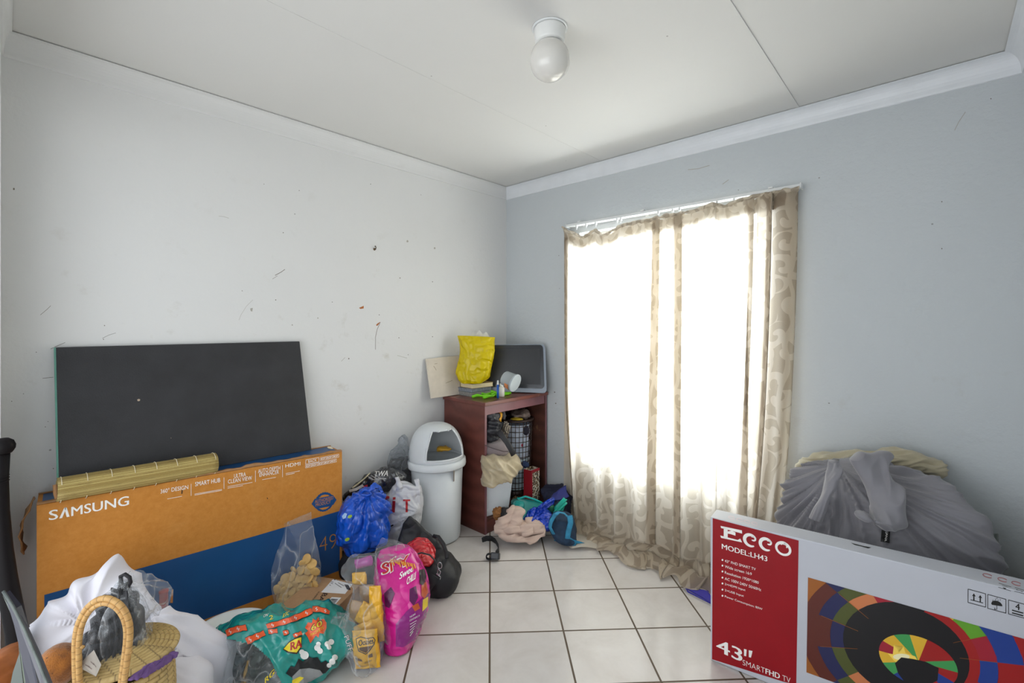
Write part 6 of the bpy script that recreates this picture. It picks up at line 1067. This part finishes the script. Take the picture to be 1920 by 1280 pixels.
# leaning boards at the left edge
lbz = thing('picture_frame', 'dark leaning frame with a silver edge and pale sheets at the lower left corner', 'frame', (lambda p: Vector((p.x, p.y, 0)))(U(45, 1280, 1.02)))
def slabp(Mx, pts, Z, dz, mi=0):
    n = len(pts); f = [U(x, y, z) for (x, y), z in zip(pts, Z)]; g = [p + FW * dz for p in f]; Mx.add(f + g, [tuple(range(n)), tuple(range(n, 2 * n))[::-1]] + [(i, n + i, n + (i + 1) % n, (i + 1) % n) for i in range(n)], mi, False); return Mx
slabp(M(), [(8, 1112), (30, 1140), (46, 1190), (62, 1240), (100, 1420), (70, 1420), (40, 1230), (26, 1170)], [1.06, 1.05, 1.04, 1.02, .97, .97, 1.03, 1.05], .012).build('dark_backing', mat('dark_indigo_board', '16152a', .35), lbz)
M().tube([U(x, y, z) for x, y, z in ((6, 1108, 1.055), (24, 1136, 1.045), (46, 1180, 1.03), (66, 1226, 1.01), (92, 1290, .98), (130, 1400, .94))], [(.0035, .0025)] * 6, 8).build('silver_edge', mat('silver_trim', '555b58', .35, .3, 30, metal=.4), lbz)
slabp(M(), [(26, 1140), (50, 1182), (72, 1230), (94, 1285), (128, 1420), (108, 1420), (78, 1290), (58, 1232), (40, 1184)], [1.052, 1.037, 1.017, .99, .945, .95, .995, 1.02, 1.042], .006).build('grey_rim', mat('grey_frame_rim', '4c4b52', .4), lbz)
slabp(M(), [(5, 1116), (20, 1150), (27, 1165), (34, 1200), (36, 1225), (24, 1260), (18, 1290), (6, 1420), (44, 1420), (44, 1290), (36, 1215), (27, 1155)], [1.075] * 12, .004).build('pale_sheet', mat('pale_grey_green', '565e59', .4, .05), lbz)
slabp(M(), [(28, 1158), (36, 1210), (46, 1285), (62, 1420), (84, 1420), (58, 1290), (44, 1215)], [1.066] * 7, .003).build('pale_sheet', mat('pale_green_sheet', '5d6858', .4, .05), lbz)
# dark turned bed post
bp_ = thing('bed_post', 'dark turned wooden bed post with a round knob at the left edge', 'bed post', (lambda p: Vector((p.x, p.y, 0)))(U(20, 1200, 1.55))); MDW = mat('dark_stained_wood', '0d080a', .6, .2, 20, spec=.2)
pts = [(6, 845), (2, 900), (4, 960), (10, 1030), (16, 1080), (24, 1130), (34, 1180), (40, 1240), (44, 1330), (46, 1440)]
M().tube([U(x - 3, y, 1.55) for x, y in pts], [.021, .022, .022, .023, .025, .027, .028, .029, .029, .029], 20).build('post', MDW, bp_)
c = U(5, 838, 1.55); M().lathe([(0, .031), (.014, .029), (.026, .020), (.031, .006), (.030, -.006), (.026, -.014), (.022, -.020), (0, -.020)], c, 32).build('knob', MDW, bp_)
b = M()
for y in (892, 897, 902): b.tube([U(-1, y, 1.55) + (Vector((math.cos(a), math.sin(a), 0))) * .0222 for a in np.linspace(0, 6.283, 25)[:-1]], .0016, 6, closed=True)
b.build('turned_ring', MDW, bp_)
# ------------------------------------------------------------------ knotted grey bundle by the window
MGR = mat('grey_duvet_cotton', '807e84', .72, .04, sheen=.35, bump=.0003, bs=300)
KN = (1572, 872)
def gb_d(p, u, v, q):
    dx, dy = q[0] - KN[0], q[1] - KN[1]; r = math.hypot(dx, dy) + 1; a = math.atan2(dy, dx)
    w1 = noise.noise(Vector((a * 5.2 + .3 * math.sin(r * .02), r * .0035, 2.0))); w2 = noise.noise(Vector((a * 13, r * .006, 7.0))); f = min(1, r / 90)
    w3 = noise.noise(Vector((a * 30, r * .01, 11.0)))
    return .026 * (.42 - 1.9 * abs(w1)) * f + .020 * (.4 - 2 * abs(w2)) * f + .007 * (.4 - 2 * abs(w3)) * f + .016 * nz(p, 3.2, 5)
gd = thing('cloth_bundle', 'big knotted grey cloth bundle behind the white and red carton, against the window wall', 'bundle', (lambda p: Vector((p.x, p.y, 0)))(U(1640, 1200, 2.0)))
b = loft([(1545, 870, 1640, 860, 2.24, .04, 2.14), (1505, 880, 1700, 874, 2.26, .11, 2.04), (1480, 907, 1762, 902, 2.26, .15, 1.94), (1468, 940, 1806, 940, 2.26, .165, 1.87), (1459, 985, 1842, 985, 2.26, .17, 1.82), (1453, 1040, 1868, 1045, 2.26, .17, 1.79), (1453, 1120, 1876, 1100, 2.26, .17, 1.78), (1455, 1180, 1876, 1260, 2.26, .16, 1.78)], 260, 180, 2.3, disp=gb_d, floor=.006); T6 = b.bvh(); b.build('cloth', MGR, gd)
b = loft([(1600, 862, 1616, 850, 1.93, .02), (1605, 880, 1668, 850, 1.92, .03), (1618, 905, 1660, 872, 1.90, .035), (1632, 925, 1662, 885, 1.88, .04), (1640, 945, 1685, 905, 1.85, .045), (1638, 962, 1700, 945, 1.83, .05), (1622, 972, 1702, 968, 1.82, .05), (1612, 966, 1694, 985, 1.82, .045), (1616, 962, 1660, 994, 1.825, .02)], 90, 110, 2.2, disp=lambda p, u, v, q: .016 * (.45 - 2 * abs(noise.noise(Vector((q[0] * .035 - q[1] * .010, q[1] * .014, 6))))) + .006 * nz(p, 12), floor=None); b.build('knot_tail', MGR, gd)
b = loft([(1556, 866, 1574, 860, 1.99, .02), (1556, 880, 1576, 876, 1.97, .03), (1550, 900, 1568, 897, 1.96, .03), (1541, 922, 1556, 924, 1.96, .028), (1532, 948, 1546, 952, 1.97, .024), (1520, 972, 1538, 976, 1.99, .02)], 60, 60, disp=lambda p, u, v, q: .008 * (.42 - 2 * abs(noise.noise(Vector((q[0] * .12 + q[1] * .05, q[1] * .02, 3))))), floor=None); b.build('twisted_end', MGR, gd)
b = M(); put_poly(b, T6, [(1653, 993), (1669, 996), (1668, 1018), (1651, 1015)], 0, .018, .02); put_text(b, T6, 'JANA', (1660, 997), (1657, 1014), 6, 1, .020, .02, lean=(.9, .1)); b.build('sewn_label', [BLACK, WHITE], gd)
o = loft([(1490, 884, 1496, 888, 2.42, .02), (1512, 862, 1520, 882, 2.38, .05), (1545, 850, 1560, 880, 2.33, .08), (1600, 846, 1610, 878, 2.26, .08), (1650, 843, 1655, 876, 2.20, .08), (1688, 840, 1690, 880, 2.15, .075), (1712, 848, 1716, 884, 2.12, .07), (1740, 858, 1742, 892, 2.09, .06), (1762, 864, 1757, 892, 2.07, .04), (1766, 870, 1763, 882, 2.07, .02)], 120, 120, 2.2, disp=lambda p, u, v, q: .014 * (.4 - 2 * abs(noise.noise(Vector((q[0] * .022, q[1] * .11, 4))))) + .010 * nz(p, 8), floor=None).build('blanket', mat('beige_blanket', 'b3a98f', .9, .08, sheen=.3, bump=.0008, bs=160)); tag(o, 'beige blanket lying behind the top of the knotted grey bundle', 'blanket')
b = M().hexa([U(1840, 1150, 1.93), U(1874, 1150, 1.90), U(1880, 1150, 1.96), U(1846, 1150, 1.99), U(1836, 1000, 1.93), U(1869, 1000, 1.90), U(1872, 1000, 1.96), U(1840, 1000, 1.99)], .004); o = b.build('plastic_crate', mat('cloudy_plastic', '8e9690', .35, .05, trans=.2)); tag(o, 'cloudy clear plastic box corner showing behind the right side of the grey bundle', 'box')
